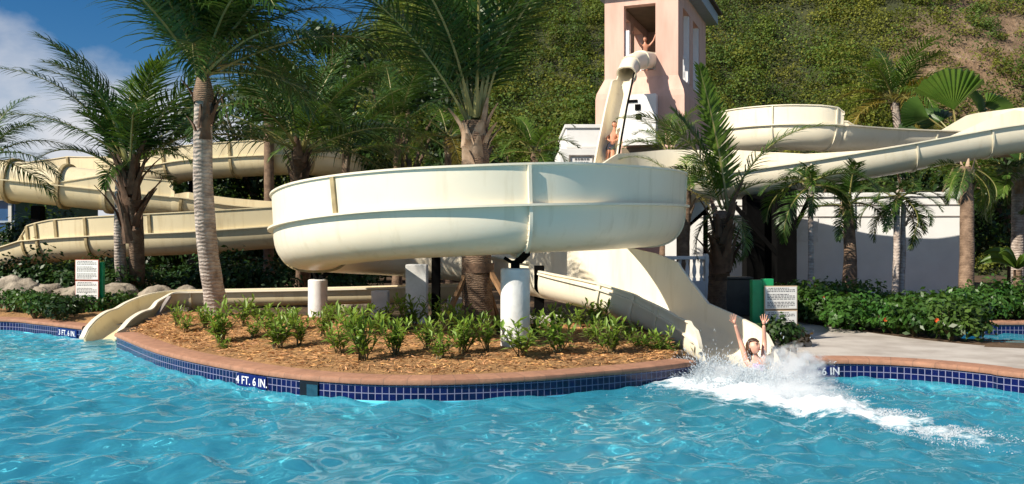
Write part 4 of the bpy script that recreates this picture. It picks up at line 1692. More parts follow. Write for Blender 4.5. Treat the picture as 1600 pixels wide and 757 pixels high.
# P2 two close trunks left
t2 = P(203, 262, 22)
p2_ = palm('shaggy dark palm with arching fronds left of the leaning palm', G(212, 478), t2, .20, .19, (.1, 0), 'trunk_brown',
           [('mid', 15, 30, 88, 1.1)], boots=34, boot_mat='boot_dark', bl_=1.15, clear=(math.pi, .3, 62))
add_frond(p2_, FR_SET['big'][1], t2 + Vector((-.1, 0, .15)), R(178), R(58), 0, .95)
add_frond(p2_, FR_SET['big'][3], t2 + Vector((-.1, 0, .2)), R(195), R(38), 0, .85)
add_frond(p2_, FR_SET['midlit'][1], t2 + Vector((.1, -.1, .2)), R(-50), R(75), 0, 1.0)
add_frond(p2_, FR_SET['midlit'][2], t2 + Vector((.1, -.1, .1)), R(-15), R(20), 0, .8)
palm('second thin trunk palm pressed against the shaggy dark palm', G(193, 480), P(190, 275, 22.6), .15, .14, (-.06, 0), 'trunk_grey', [('small', 6, 10, 70, 1.2)], boots=8, boot_mat='boot_dark')
# P3
palm('tall dark palm behind the left end of the loop', G(474, 462), P(468, 238, 24), .25, .22, (0.05, 0), 'trunk_brown', [('big', 16, 12, 86, 1.05), ('midlit', 4, 20, 60, 1.0)], boots=14, boot_mat='boot_dark', bl_=.6)
# P4 centre palm inside the loop
t4 = P(742, 190, 16.9)
p4 = palm('thick staked palm rising through the middle of the loop', (-.65, 16.9, GZ), t4, .30, .25, (0, 0), 'trunk_brown', [('big', 18, 52, 89, 1.05)], boots=16, boot_mat='boot', bl_=.65, clear=(0, .2, 68))
for a, b in (((-1.35, 16.2, GZ), (-.85, 16.8, 1.45)), ((.0, 16.25, GZ + .5), (-.45, 16.8, 1.5)), ((-.2, 17.5, GZ), (-.6, 17.05, 1.5))):
    mb = MB(); mb.bar(a, b, .09, .07)
    tag(mb.build('tree_stake', M['wood'], p4))
mb = MB(); mb.tube([(-.65, 16.9, 1.42), (-.65, 16.9, 1.6)], .31, 18)
mb.build('trunk_band', M['boot_dark'], p4, 40)
# P5 palm with big upright spear
t5 = P(1128, 335, 19.5)
p5 = palm('spiky young palm with a tall upright green frond right of the loop', G(1118, 496), t5, .22, .20, (0, 0), 'trunk_brown', [('small', 4, -60, -15, .8)], boots=20, boot_mat='boot_dark', bl_=.9)
add_frond(p5, FR_SET['midlit'][0], t5 + Vector((.1, 0, .1)), R(-8), R(66), .2, 1.05)
add_frond(p5, FR_SET['midlit'][3], t5 + Vector((0, 0, .1)), R(178), R(74), .2, .95)
add_frond(p5, FR_SET['midlit'][2], t5 + Vector((0, 0, .1)), R(205), R(58), .2, .65)
add_frond(p5, FR_SET['smalllit'][1], t5 + Vector((0, 0, .1)), R(-25), R(50), .2, .9)
# the undivided young leaf
def blade(par, a, b, w, mat, bow=Vector((.2, 0, .1)), name='young_leaf'):
    mb = MB()
    a, b = Vector(a), Vector(b)
    rings = []
    t = (b - a).normalized()
    s = t.cross(Vector((0, 1, 0))).normalized()
    n = 14
    for i in range(n + 1):
        u = i / n
        c = a.lerp(b, u) + bow * math.sin(math.pi * u)
        ww = w * (math.sin(math.pi * min(1, u * .92 + .06)) ** .8) + .012
        rings.append([c - s * ww + Vector((0, .10 * ww, 0)), c - s * ww * .5 + Vector((0, .02, 0)), c + Vector((0, -.03, 0)), c + s * ww * .5 + Vector((0, .02, 0)), c + s * ww + Vector((0, .10 * ww, 0))])
    o = len(mb.v)
    mb.rings(rings, closed=False, caps=False)
    ob = mb.build(name, M[mat], par, 60)
    me = ob.data
    ca = me.color_attributes.new('tint', 'FLOAT_COLOR', 'POINT')
    ca.data.foreach_set('color', np.ones((len(me.vertices), 4), np.float32).ravel())
    return ob


spear = frond_mesh('frond', 3.25, .55, 92, .52, .052, 77, M['frond_lit'], sag=.35, tw=.1, v_angle=.25)
add_frond(p5, spear, t5 + Vector((.12, -.05, .1)), R(180), R(82), .9, 1.0)
add_frond(p5, spear, t5 + Vector((.10, .05, .1)), R(186), R(73), -.6, .8)
# P6..P9 small palms by the white wall
palm('small palm with drooping crown in front of the white wall', G(1326, 486), P(1326, 322, 24), .20, .13, (0.03, 0), 'trunk_brown', [('small', 9, -20, 80, .95)], boots=8, bl_=.5)
palm('slender palm with dark drooping crown right of the small wall palm', G(1397, 492), P(1402, 310, 23), .085, .075, (.02, 0), 'trunk_grey', [('small', 11, -45, 40, .8)], boots=3, bl_=.3)
palm('second slender trunk palm touching its dark crowned neighbour', G(1407, 491), P(1412, 322, 23.2), .07, .065, (.02, 0), 'trunk_grey', [('small', 5, -45, 30, .75)], boots=2, bl_=.3)
palm('thin pale stemmed palm just right of the black columns', G(1265, 498), P(1266, 288, 22), .07, .06, (.03, 0), 'trunk_grey', [('small', 9, -35, 50, .95), ('smalllit', 4, -10, 50, .8)], boots=3, bl_=.3)
palm('stout palm at the right end of the white wall', G(1508, 494), P(1508, 266, 23.2), .18, .16, (.05, 0), 'trunk_brown', [('smalllit', 6, -60, -5, .75), ('small', 5, -50, 25, .75)], boots=14, bl_=.5)
palm('palm trunk between the loop and the balustrade', G(1066, 478), P(1070, 300, 25.5), .20, .17, (0, 0), 'trunk_brown', [('midlit', 7, 10, 75, .7), ('old', 3, -30, 10, .7)], boots=14, bl_=.6)
# hill palms
th = P(1398, 160, 44)
palm('coconut palm with yellowing fronds on the lower hillside', (th.x, 44, 1.5), th, .22, .18, (.3, 0), 'trunk_grey', [('midlit', 12, 0, 75, 1.35), ('old', 10, -15, 40, 1.35), ('mid', 6, 45, 85, 1.1)], boots=4, bl_=.5)
th = P(835, 238, 30)
palm('small bright palm between the loop and the white building', (th.x, 30, GZ), th, .14, .12, (0, 0), 'trunk_brown', [('smalllit', 14, -15, 80, 1.1)], boots=6, bl_=.4)
th = P(700, 215, 31)
palm('yellow green palm just left of the staked centre palm', (th.x, 31, GZ), th, .14, .12, (0, 0), 'trunk_brown', [('midlit', 8, 0, 70, .75), ('old', 4, -30, 20, .7)], boots=6, bl_=.4)
th = P(540, 240, 29)
palm('bushy palm behind the upper left part of the loop', (th.x, 29, GZ), th, .16, .13, (0, 0), 'trunk_brown', [('midlit', 6, 10, 70, .9), ('mid', 10, 10, 85, 1.1)], boots=6, bl_=.4)
th = P(620, 200, 33)
palm('dark palm between the bushy palm and the staked centre palm', (th.x, 33, GZ), th, .16, .13, (0, 0), 'trunk_brown', [('mid', 13, 5, 85, 1.15)], boots=6, bl_=.4)
th = P(1005, 235, 30.5)
palm('low olive fronded palm below the pink tower', (th.x + .6, 30.5, GZ), th + Vector((.9, 0, -.2)), .14, .12, (0, 0), 'trunk_brown', [('midlit', 9, 20, 85, .75), ('smalllit', 5, 0, 40, 1)], boots=6, bl_=.4)
th = P(-30, 245, 24)
palm('palm at the left frame edge showing only dark frond tips', (th.x, 24, GZ), th, .2, .18, (0, 0), 'trunk_brown', [('mid', 14, 0, 75, .75)], boots=4, bl_=.4)
th = P(1590, 270, 26)
palm('drooping palm at the right frame edge below the upper flume', (th.x, 26, GZ), th, .18, .16, (0, 0), 'trunk_grey', [('smalllit', 10, -50, 20, 1.1), ('small', 6, 0, 60, 1.2)], boots=6, bl_=.4)
th = P(420, 165, 34)
palm('tall hazy palm between the leaning palm and the dark palm', (th.x, 34, GZ), th, .2, .18, (0, 0), 'trunk_brown', [('big', 13, 0, 80, .95)], boots=6, bl_=.4)

# fan palm on the right
fp = empty('fan_palm', (P(1490, 0, 30).x, 30, GZ), 'fan palm with one big rounded green leaf above the upper flume', 'palm tree')
b0 = P(1497, 222, 30)
mb = MB(); mb.tube([(b0.x, 30, GZ), b0], [.18, .14], 12)
mb.build('trunk', M['trunk_brown'], fp, 40)


def fan_leaf(par, base, hub, rad, ax_up, facing, spread=R(125), mat='frond_lit', n=26):
    base, hub = Vector(base), Vector(hub)
    up = Vector(ax_up).normalized()
    nf = Vector(facing).normalized()
    s = up.cross(nf).normalized()
    V, Fc, T = [], [], []
    V.append(hub); T.append(1)
    for k in range(n + 1):
        a = -spread + 2 * spread * k / n
        rr1 = rad * (.86 + .14 * math.cos(a * .9)) * random.uniform(.95, 1.03)
        pleat = (.05 if k % 2 else -.05) * rad
        V.append(hub + (up * math.cos(a) + s * math.sin(a)) * rr1 * .55 + nf * pleat * .6); T.append(1)
        V.append(hub + (up * math.cos(a) + s * math.sin(a)) * rr1 + nf * (pleat - .10 * rad)); T.append(random.uniform(.85, 1.1))
    for k in range(n):
        i = 1 + 2 * k
        Fc.append((0, i, i + 2)); Fc.append((i, i + 1, i + 3, i + 2))
    me = bpy.data.meshes.new('fan_leaf')
    me.from_pydata(V, [], Fc)
    ca = me.color_attributes.new('tint', 'FLOAT_COLOR', 'POINT')
    ca.data.foreach_set('color', np.array([[t_, t_, t_, 1] for t_ in T], np.float32).ravel())
    me.materials.append(M[mat])
    o = link('fan_leaf', me, par)
    mb = MB(); mb.tube([base, base.lerp(hub, .5) + Vector((0, 0, .04)), hub], [.05, .035, .025], 8)
    mb.build('petiole', M['rail'] if False else M['rachis'], o, 40)
    return o


fan_leaf(fp, b0, P(1490, 172, 29.8), 1.45, (-.12, 0, 1), (-.35, -1, .25), R(52))
fan_leaf(fp, b0, P(1452, 185, 29.9), 1.0, (-.9, .1, .45), (-.2, -1, .5), R(50), 'frond')
fan_leaf(fp, b0, P(1530, 176, 30), .8, (.35, .4, .9), (.7, -1, .1), R(60))
fan_leaf(fp, b0, P(1540, 168, 30.3), .9, (.95, 0, .35), (.1, -.8, .8), R(55))
fan_leaf(fp, b0, P(1440, 205, 29.6), .8, (-.9, -.2, -.3), (-.3, -.8, .7), R(80), 'shrub_dark')
fan_leaf(fp, b0, P(1470, 190, 30.4), .8, (-.5, .6, .6), (.2, -1, .3), R(90), 'frond')


# ------------------------------------------------------------------ bushes
def bush(name, label, x, y, rx, ry, rz, z0=GZ, n=900, size=.12, mat='shrub', cat='bush', group=None, tint=(1, 1, 1), flowers=0, seed=None, lobes=4, aspect=.5, stems=True):
    rg = np.random.default_rng(seed if seed is not None else int(abs(x * 131 + y * 17)) + 3)
    o = empty(name, (x, y, z0), label, cat, group)
    Cs, Ns = [], []
    per = n // lobes
    for k in range(lobes):
        c = (x + rg.normal(0, rx * .38) if k else x, y + rg.normal(0, ry * .38) if k else y, z0 + rz * rg.uniform(.25, .5))
        f = rg.uniform(.55, .8) if k else .85
        a, b = blob_leaves(c, (rx * f, ry * f, rz * f * .85), per, rg)
        Cs.append(a); Ns.append(b)
    C, Nn = np.concatenate(Cs), np.concatenate(Ns)
    k = C[:, 2] > z0 + .02
    C, Nn = C[k], Nn[k]
    tv = rg.uniform(.65, 1.25, len(C))[:, None] * np.array(tint)[None, :]
    me = leaf_soup('foliage', C, Nn, rg.uniform(.6, 1.3, len(C)) * size, M[mat], tv, aspect, rg)
    link('foliage', me, o)
    if stems:
        mb = MB()
        for k in range(4):
            a = rg.random() * 6.28
            mb.tube([(x, y, z0 - .05), (x + math.cos(a) * rx * .25, y + math.sin(a) * ry * .25, z0 + rz * .35), (x + math.cos(a) * rx * .5, y + math.sin(a) * ry * .5, z0 + rz * .75)], [.03, .022, .01], 5)
        mb.build('stem', M['stem'], o)
    for k in range(flowers):
        a = rg.random() * 6.28
        q = Vector((x + math.cos(a) * rx * .75, y - abs(math.sin(a)) * ry * .8, z0 + rz * rg.uniform(.45, .95)))
        mb = MB()
        for j in range(7):
            b = j / 7 * 6.28
            d = Vector((math.cos(b), -.5, math.sin(b))) * .055
            e = Vector((-math.sin(b), 0, math.cos(b))) * .03
            mb.add([q, q + (d * .6 + e) * .72, q + d * .8, q + (d * .6 - e) * .72], [(0, 1, 2, 3)])
        mb.build('flower', M['flower'], o)
    return o


# right hedge
hedge = []
front = smooth_line([G(x, y) for x, y in [(1262, 505), (1310, 513), (1360, 520), (1410, 526), (1460, 533), (1505, 538)]], .2)
nf = 8
ordn = ['first', 'second', 'third', 'fourth', 'fifth', 'sixth', 'seventh', 'eighth', 'ninth', 'tenth', 'eleventh', 'twelfth']
for i in range(nf):
    q = front[int((len(front) - 1) * i / (nf - 1))]
    bush('hedge_shrub', 'flowering hedge shrub along the walkway, %s from the sign' % ordn[i], q.x + .1, q.y + .55, .66, .55, .60 + .14 * math.sin(i * 2.1), n=1300, size=.125, group='hedge shrubs by the walkway', flowers=1 if i in (1, 2, 4, 5, 7) else 0, tint=(1 + .15 * math.sin(i), 1 + .1 * math.sin(i * 1.7), 1), seed=50 + i)
for i in range(9):
    u = i / 8
    q = Vector((6.9 + 5.6 * u, 21.5 - 1.6 * u, 0))
    bush('hedge_shrub', 'green shrub in the rear hedge row, %s from the black columns' % ordn[i], q.x, q.y, .85, .75, .66 + .15 * math.sin(i * 1.3), n=1500, size=.13, group='rear hedge shrubs', flowers=2 if i % 3 == 1 else 0, tint=(.95 + .2 * math.sin(i * 2), 1, 1), seed=80 + i)
for i, (px0, py0) in enumerate([(1480, 520), (1440, 512), (1560, 498), (1600, 500)]):
    q = G(px0, py0)
    bush('hedge_shrub', ['round shrub filling the hedge before the stout palm', 'leafy shrub filling the hedge before the slender palms', 'dark shrub above the small tiled pool', 'shrub at the right frame edge above the small tiled pool'][i], q.x, q.y + .3, .8, .7, .7, n=1200, size=.13, group='hedge fillers', flowers=1, seed=120 + i)
# mulch strip below the hedge is the ground; low red croton at the sign
q = G(1262, 545)
bush('croton_shrub', 'low dark red leaved plant at the foot of the right sign', q.x - .1, q.y + .35, .34, .3, .30, n=420, size=.1, mat='shrub_dark', tint=(2.6, .6, .5), seed=7)
q = G(1225, 546)
bush('low_shrub', 'low grey green shrub under the right sign boards', q.x, q.y + .5, .45, .4, .5, n=600, size=.11, mat='shrub_dark', seed=8)
# boulder near the sign
def rock(name, label, x, y, rx, ry, rz, z0=GZ, seed=0, group='pale rocks'):
    bm = bmesh.new()
    bmesh.ops.create_icosphere(bm, subdivisions=4, radius=1)
    for v in bm.verts:
        d = 1 + .30 * mnoise.noise(v.co * 1.4 + Vector((seed * 3.1, 0, 0))) + .12 * mnoise.noise(v.co * 4 + Vector((0, seed, 0)))
        v.co = Vector((v.co.x * rx * d + x, v.co.y * ry * d + y, v.co.z * rz * d + z0 + rz * .3))
    me = bpy.data.meshes.new(name)
    bm.to_mesh(me); bm.free()
    me.materials.append(M['rock'])
    me.shade_smooth()
    return tag(link(name, me), label, 'rock', group)


rock('boulder', 'brown boulder between the exit chute and the walkway', P(1236, 0, 15.0).x, 15.0, .34, .3, .22, seed=2)
# left bank: rocks and shrubs
for i, (x, y, r, lab) in enumerate([(20, 462, .75, 'pale rock at the left frame edge below the tan flume'), (72, 468, .55, 'pale rock left of the red edged sign'), (108, 458, .5, 'small pale rock right behind the red edged sign'),
                                    (178, 462, .6, 'pale rock right of the red edged sign'), (250, 460, .55, 'pale rock between the shaggy palm and the leaning palm'), (285, 464, .5, 'small rock beside the leaning palm trunk'), (560, 448, .4, 'pale rock under the middle of the loop')] if True else []):
    q = G(x, y + 20)
    Yr = min(q.y, 22.2)
    rock('boulder', lab, P(x, 0, Yr).x, Yr, r, r * .7, r * .8, z0=GZ + .1, seed=i + 5)
lab = ['dark shrub at the left frame edge under the tan flume', 'dark shrub left of the red edged sign', 'tall dark shrub right behind the red edged sign', 'dark shrub between the sign and the shaggy palm', 'dark shrub right behind the shaggy palm', 'dark shrub left behind the leaning palm', 'dark shrub right of the leaning palm', 'dark shrub under the lower left flume', 'dark shrub left of the shorter round pillar', 'dark shrub behind the shorter round pillar']
for i, x in enumerate([12, 62, 112, 165, 225, 275, 340, 385, 430, 520]):
    q = P(x, 0, 24.5)
    bush('bank_shrub', lab[i], q.x, 24.5 + .4 * math.sin(i * 3), .95, .8, 1.15 + .22 * math.sin(i * 2.3), n=1500, size=.16, mat='shrub_dark', group='dark shrubs on the left bank', seed=200 + i, tint=(1.1, 1.15, 1))
lab = ['low shrub at the poolside below the left rocks', 'low shrub in front of the left rocks beside the sign', 'low shrub between the sign and the left exit chute', 'low shrub beside the shaggy palm foot', 'low shrub at the far left coping', 'round low shrub left of the red edged sign foot', 'small low shrub near the left depth marking', 'low shrub between two pale rocks at far left', 'low shrub in front of the second trunk palm', 'leafy low shrub behind the left exit chute']
for i, (x, y) in enumerate([(75, 490), (112, 488), (185, 482), (235, 478), (25, 486), (90, 494), (55, 492), (45, 482), (160, 488), (250, 462)]):
    q = G(x, y + 8)
    bush('low_shrub', lab[i], q.x, q.y, .55, .45, .50, z0=.30, n=700, size=.12, mat='shrub_dark' if i % 2 else 'shrub', group='low shrubs on the left bank', seed=230 + i)

# dark screen of trees behind: real trees with trunks
def tree(label, x, y, z0, h, rx, seed, mat='shrub_dark', n=6000, size=.34, tint=(1, 1, 1)):
    rg = np.random.default_rng(seed)
    o = empty('broadleaf_tree', (x, y, z0), label, 'tree', 'trees behind the slides')
    mb = MB()
    mb.tube([(x, y, z0 - .3), (x + .1, y, z0 + h * .3), (x, y, z0 + h * .62)], [.22, .17, .1], 8)
    tips = []
    for k in range(6):
        a = k * 1.05 + rg.random()
        tip = (x + math.cos(a) * rx * .55, y + math.sin(a) * rx * .55, z0 + h * rg.uniform(.55, .85))
        mb.tube([(x, y, z0 + h * .3), ((x + tip[0]) / 2, (y + tip[1]) / 2, z0 + h * .52), tip], [.1, .07, .03], 6)
        tips.append(tip)
    mb.build('trunk', M['trunk_brown'], o, 50)
    Cs, Ns, Ts = [], [], []
    lob = 16
    for k in range(lob):
        a = rg.random() * 6.28
        r = rx * math.sqrt(rg.random()) * .8
        c = (x + math.cos(a) * r, y + math.sin(a) * r, z0 + h * rg.uniform(.28, .92) * (1 - .25 * (r / rx)))
        q = rg.uniform(.25, .42) * rx
        C, Nn = blob_leaves(c, (q, q, q * .8), n // lob, rg, .35, False)
        Cs.append(C); Ns.append(Nn); Ts.append(np.full((len(C), 1), rg.uniform(.7, 1.3)))
    C, Nn, T = np.concatenate(Cs), np.concatenate(Ns), np.concatenate(Ts)
    T = T * rg.uniform(.7, 1.25, T.shape) * np.array(tint)[None, :]
    link('crown', leaf_soup('crown', C, Nn, rg.uniform(.6, 1.3, len(C)) * size, M[mat], T, .5, rg), o)
    return o


TR = [(-15.5, 43, 7.5, 3.2, 'dark tree behind the shaggy palm on the left'), (-12.6, 43, 12.0, 4.0, 'dark tree behind the leaning palm'), (-9.0, 43, 13.0, 4.2, 'dark tree behind the highest left flume'), (-5.0, 42.5, 12.5, 4.0, 'green tree behind the left half of the loop'),
      (-2.4, 42, 8.0, 3.0, 'green tree left of the staked palm crown'), (0.4, 43.5, 7.0, 2.8, 'dark tree left of the white building'), (-18.8, 46, 5.0, 2.6, 'low tree beyond the ribbed tube'), (15.5, 34, 6.0, 2.6, 'dark tree behind the right end of the white wall'), (18.6, 33, 7.0, 3.0, 'dark tree at the right frame edge under the upper flume'), (11.5, 36, 5.0, 2.3, 'dark tree behind the white wall'), (21.0, 30, 5.0, 2.4, 'dark tree just outside the right frame edge')]
for i, (x, y, h, rx, lb_) in enumerate(TR):
    tree(lb_, x, y, GZ if y < 40 else .6, h, rx, 300 + i, n=6500 if y > 40 else 4500, size=.34 if y > 40 else .26, tint=(1.25, 1.2, 1.0) if 3 <= i <= 4 else (1, 1, 1))
# dark shrubs below the left flumes
lab = ['dark shrub below the ribbed tube at far left', 'dark shrub below the ribbed tube', 'dark shrub behind the open flume', 'dark shrub below the highest left flume', 'dark shrub left behind the loop', 'dark shrub behind the middle of the loop']
for i, x in enumerate([-20, -16.5, -13, -10, -6.8, -3.5]):
    bush('bank_shrub', lab[i], x, 38.5 + (i % 2), 2.2, 1.6, 3.0 if i != 1 else 2.4, n=2200, size=.28, mat='shrub_dark', group='tall shrubs behind the left flumes', seed=260 + i)

# big leafed plant at the far right
ag = empty('agave_plant', (P(1585, 0, 23).x, 23, GZ), 'broad leaved plant at the right frame edge above the hedge', 'plant')
mb = MB(); q = P(1590, 440, 23); mb.tube([(q.x, 23, GZ), (q.x, 23, q.z + .3)], [.12, .10], 10)
mb.build('stem', M['trunk_brown'], ag, 40)
for k in range(9):
    a = k * .7 + .3
    e_ = Vector((math.cos(a), math.sin(a) * .8, random.uniform(-.1, .9))).normalized() * .95
    b_ = Vector((q.x, 23, q.z + .35))
    blade(ag, b_, b_ + e_, .11, 'frond_lit', Vector((0, 0, .22)), 'leaf')

# ------------------------------------------------------------------ bed plants on the island
def plant_mesh(seed, h=.42):
    rg = random.Random(seed)
    mb = MB()
    T = []
    V, Fc, MI = [], [], []
    for s in range(rg.randint(7, 13)):
        a = rg.random() * 6.28
        lean = rg.uniform(.1, 1.25)
        hh = h * rg.uniform(.55, 1.1)
        tip = Vector((math.cos(a) * lean * hh * .7, math.sin(a) * lean * hh * .7, hh))
        b = Vector((rg.uniform(-.05, .05), rg.uniform(-.05, .05), 0))
        o = len(V)
        for q, r in ((b, .008), (tip, .004)):
            V += [q + Vector((r, 0, 0)), q + Vector((-r * .5, r, 0)), q + Vector((-r * .5, -r, 0))]
            T += [.7] * 3
        for k in range(3):
            Fc.append((o + k, o + (k + 1) % 3, o + 3 + (k + 1) % 3, o + 3 + k)); MI.append(1)
        nl = rg.randint(11, 15)
        for k in range(nl):
            u = .25 + .75 * k / (nl - 1)
            c = b.lerp(tip, u)
            aa = k * 2.4 + a
            el = rg.uniform(.2, .9) + (.5 if u > .9 else 0)
            d = Vector((math.cos(aa) * math.cos(el), math.sin(aa) * math.cos(el), math.sin(el)))
            ln = rg.uniform(.13, .22)
            w = d.cross(Vector((0, 0, 1))).normalized() * ln * .125
            up = w.cross(d).normalized()
            o = len(V)
            dr = Vector((0, 0, -ln * .25))
            V += [c, c + d * ln * .45 + w + up * .006, c + d * ln + dr, c + d * ln * .45 - w + up * .006]
            t_ = rg.uniform(.7, 1.0) + .35 * u
            T += [t_] * 4
            Fc.append((o, o + 1, o + 2, o + 3)); MI.append(0)
    me = bpy.data.meshes.new('foliage')
    me.from_pydata(V, [], Fc)
    ca = me.color_attributes.new('tint', 'FLOAT_COLOR', 'POINT')
    ca.data.foreach_set('color', np.array([[t_, t_, t_ * .9, 1] for t_ in T], np.float32).ravel())
    me.materials.append(M['bedplant']); me.materials.append(M['stem'])
    me.polygons.foreach_set('material_index', MI)
    return me


PM = [plant_mesh(i) for i in range(7)]
plants = [(345, 536, 1.15), (349, 551, .6), (432, 545, 1.05), (470, 541, 1.0), (530, 552, 1.15), (568, 564, 1.25), (618, 553, .95), (668, 544, 1.0), (690, 563, 1.0), (722, 552, 1.0), (762, 548, .85), (818, 556, 1.2), (872, 552, 1.05), (955, 554, 1.1), (1024, 556, .8),
          (290, 520, .8), (322, 512, .9), (380, 510, .9), (406, 503, .95), (425, 522, .9), (455, 515, .9), (545, 522, 1.0), (590, 525, 1.0), (642, 516, 1.1), (682, 512, .9), (735, 528, .95), (712, 518, .9), (835, 528, 1.0), (868, 520, .95), (905, 512, .85), (938, 518, 1.0), (978, 530, .7), (1000, 545, .7), (1042, 556, .6), (605, 506, .8), (565, 512, .8), (505, 525, .9), (520, 506, .8), (275, 508, .7), (395, 528, .85), (925, 534, .8), (780, 522, .8)]
LM = [(342, 'the leaning palm'), (497, 'the shorter round pillar'), (652, 'the square pillar'), (748, 'the staked palm'), (806, 'the tall front pillar'), (850, 'the black post footing'), (1060, 'the exit chute wall')]
lw_ = ['', 'second ', 'third ', 'fourth ', 'fifth ', 'sixth ']
cnt_ = {}
for i, (x, y, s) in sorted(enumerate(plants), key=lambda t: t[1][0]):
    x0, nm = min(LM, key=lambda l: abs(l[0] - x))
    row = 'front' if y > 540 else ('middle' if y > 517 else 'back')
    side = 'left' if x < x0 else 'right'
    key = (nm, row, side)
    cnt_.setdefault(key, []).append((x, y, s, i))
for (nm, row, side), lst in cnt_.items():
    lst.sort(key=lambda t: t[0] if side == 'right' else -t[0])
    for k, (x, y, s, i) in enumerate(lst):
        q = G(x, y, GZ + .12)
        z = bedz(q.x, q.y)
        q = G(x, y, z)
        lbl = 'young green plant, %s row of the mulch bed, %s%s of %s' % (row, lw_[k], side, nm)
        o = bpy.data.objects.new('bed_plant', PM[i % 7])
        COL.objects.link(o)
        o.location = (q.x, q.y, z - .015)
        o.rotation_euler = (0, 0, i * 1.7)
        o.scale = (s * random.uniform(.95, 1.3), s * random.uniform(.95, 1.3), s * random.uniform(.8, 1.25))
        tag(o, lbl, 'plant', 'young plants in the mulch bed')

# ------------------------------------------------------------------ hill
def sstep(a, b, x):
    t = np.clip((x - a) / (b - a), 0, 1)
    return t * t * (3 - 2 * t)


def hill_h(X, Y):
    base = np.clip(Y - 46, 0, None)
    side = sstep(-30, -7, X - 0.12 * (Y - 46))
    h = base * .80 * side + 1.4 * np.sin(X * .13 + Y * .05) * side * np.clip(base / 15, 0, 1) + .9 * np.sin(X * .31 + 1.7) * np.sin(Y * .27) * side * np.clip(base / 10, 0, 1)
    h += base * .05 * sstep(-60, -25, X)
    return GZ - .3 + h


def rocky(X, Y):
    return .75 * np.exp(-(((X - 30) / 5.5) ** 2 + ((Y - 60) / 4.0) ** 2)) + .75 * np.exp(-(((X - 37) / 6) ** 2 + ((Y - 66) / 6) ** 2)) + .12 * np.sin(X * .7) * np.sin(Y * .9) + .08 * np.sin(X * 1.9 + Y)


def hill():
    xs = np.arange(-70, 90.1, 1.0)
    ys = np.concatenate([np.arange(45, 120, 1.0), np.arange(120, 200, 4.0)])
    X, Y = np.meshgrid(xs, ys)
    Z = hill_h(X, Y)
    V = np.stack([X, Y, Z], -1).reshape(-1, 3)
    ny, nx = X.shape
    i = np.arange(ny - 1)[:, None] * nx + np.arange(nx - 1)[None, :]
    Fc = np.stack([i, i + 1, i + nx + 1, i + nx], -1).reshape(-1, 4)
    me = np_mesh('hill', V, Fc, M['hill'], smooth=True)
    a = me.attributes.new('rocky', 'FLOAT', 'POINT')
    a.data.foreach_set('value', np.clip(rocky(X, Y) * 1.8 - .25, 0, 1).ravel().astype(np.float32))
    tag(link('hill', me), kind='structure')
    rg = np.random.default_rng(77)
    # scrub: thousands of bush-sized clumps of leaves
    nb = 8200
    bx = rg.uniform(-34, 60, nb)
    by = 46.5 + 52 * rg.random(nb) ** 1.25
    keep = (np.abs(bx / by) < .66) & (rg.random(nb) > np.clip(rocky(bx, by) * 1.3 - .25, 0, .8))
    bx, by = bx[keep], by[keep]
    Cs, Ns, Ss, Ts = [], [], [], []
    for x, y in zip(bx, by):
        z = float(hill_h(np.array(x), np.array(y)))
        r = rg.uniform(.55, 1.5) * (1 + .35 * math.sin(x * .2 + y * .15))
        n = int(85 + 60 * r)
        hgt = r * rg.uniform(.7, 1.3)
        C, Nn = blob_leaves((x, y, z + hgt * .2), (r, r, hgt), n, rg, .5)
        patch = mnoise.noise(Vector((x * .09, y * .09, 2.0)))
        warm = np.array([1.22, 1.04, .75]) if rg.random() < .5 + .5 * patch else np.array([.62, .86, .8])
        if rg.random() < .10:
            warm = np.array([1.7, 1.35, 1.0])
        t = warm * rg.uniform(.65, 1.3)
        Cs.append(C); Ns.append(Nn)
        Ss.append(rg.uniform(.10, .25, n))
        Ts.append(t[None, :] * rg.uniform(.75, 1.25, (n, 1)))
    # larger shrubs standing out of the scrub, each with a darker foot and its own green
    nb2 = 240
    bx = rg.uniform(-30, 56, nb2)
    by = 46.5 + 48 * rg.random(nb2) ** 1.2
    kk = rg.random(nb2) > np.clip(rocky(bx, by) * 1.8 - .2, 0, .97)
    for x, y in zip(bx[kk], by[kk]):
        z = float(hill_h(np.array(x), np.array(y)))
        r = rg.uniform(1.0, 2.3)
        hgt = r * rg.uniform(.9, 1.5)
        n = int(480 * r)
        C, Nn = blob_leaves((x, y - .4, z + hgt * .45), (r, r, hgt), n, rg, .6)
        t = np.array([[1.0, 1.15, .8], [.55, .85, .7], [1.45, 1.3, .8], [.75, 1.0, .6]][rg.integers(4)]) * rg.uniform(.7, 1.15)
        Cs.append(C); Ns.append(Nn); Ss.append(rg.uniform(.12, .26, n)); Ts.append(t[None, :] * rg.uniform(.75, 1.25, (n, 1)))
    me = leaf_soup('hill_undergrowth', np.concatenate(Cs), np.concatenate(Ns), np.concatenate(Ss), M['hillleaf'], np.concatenate(Ts), .6, rg)
    tag(link('hill_undergrowth', me), kind='stuff')


hill()

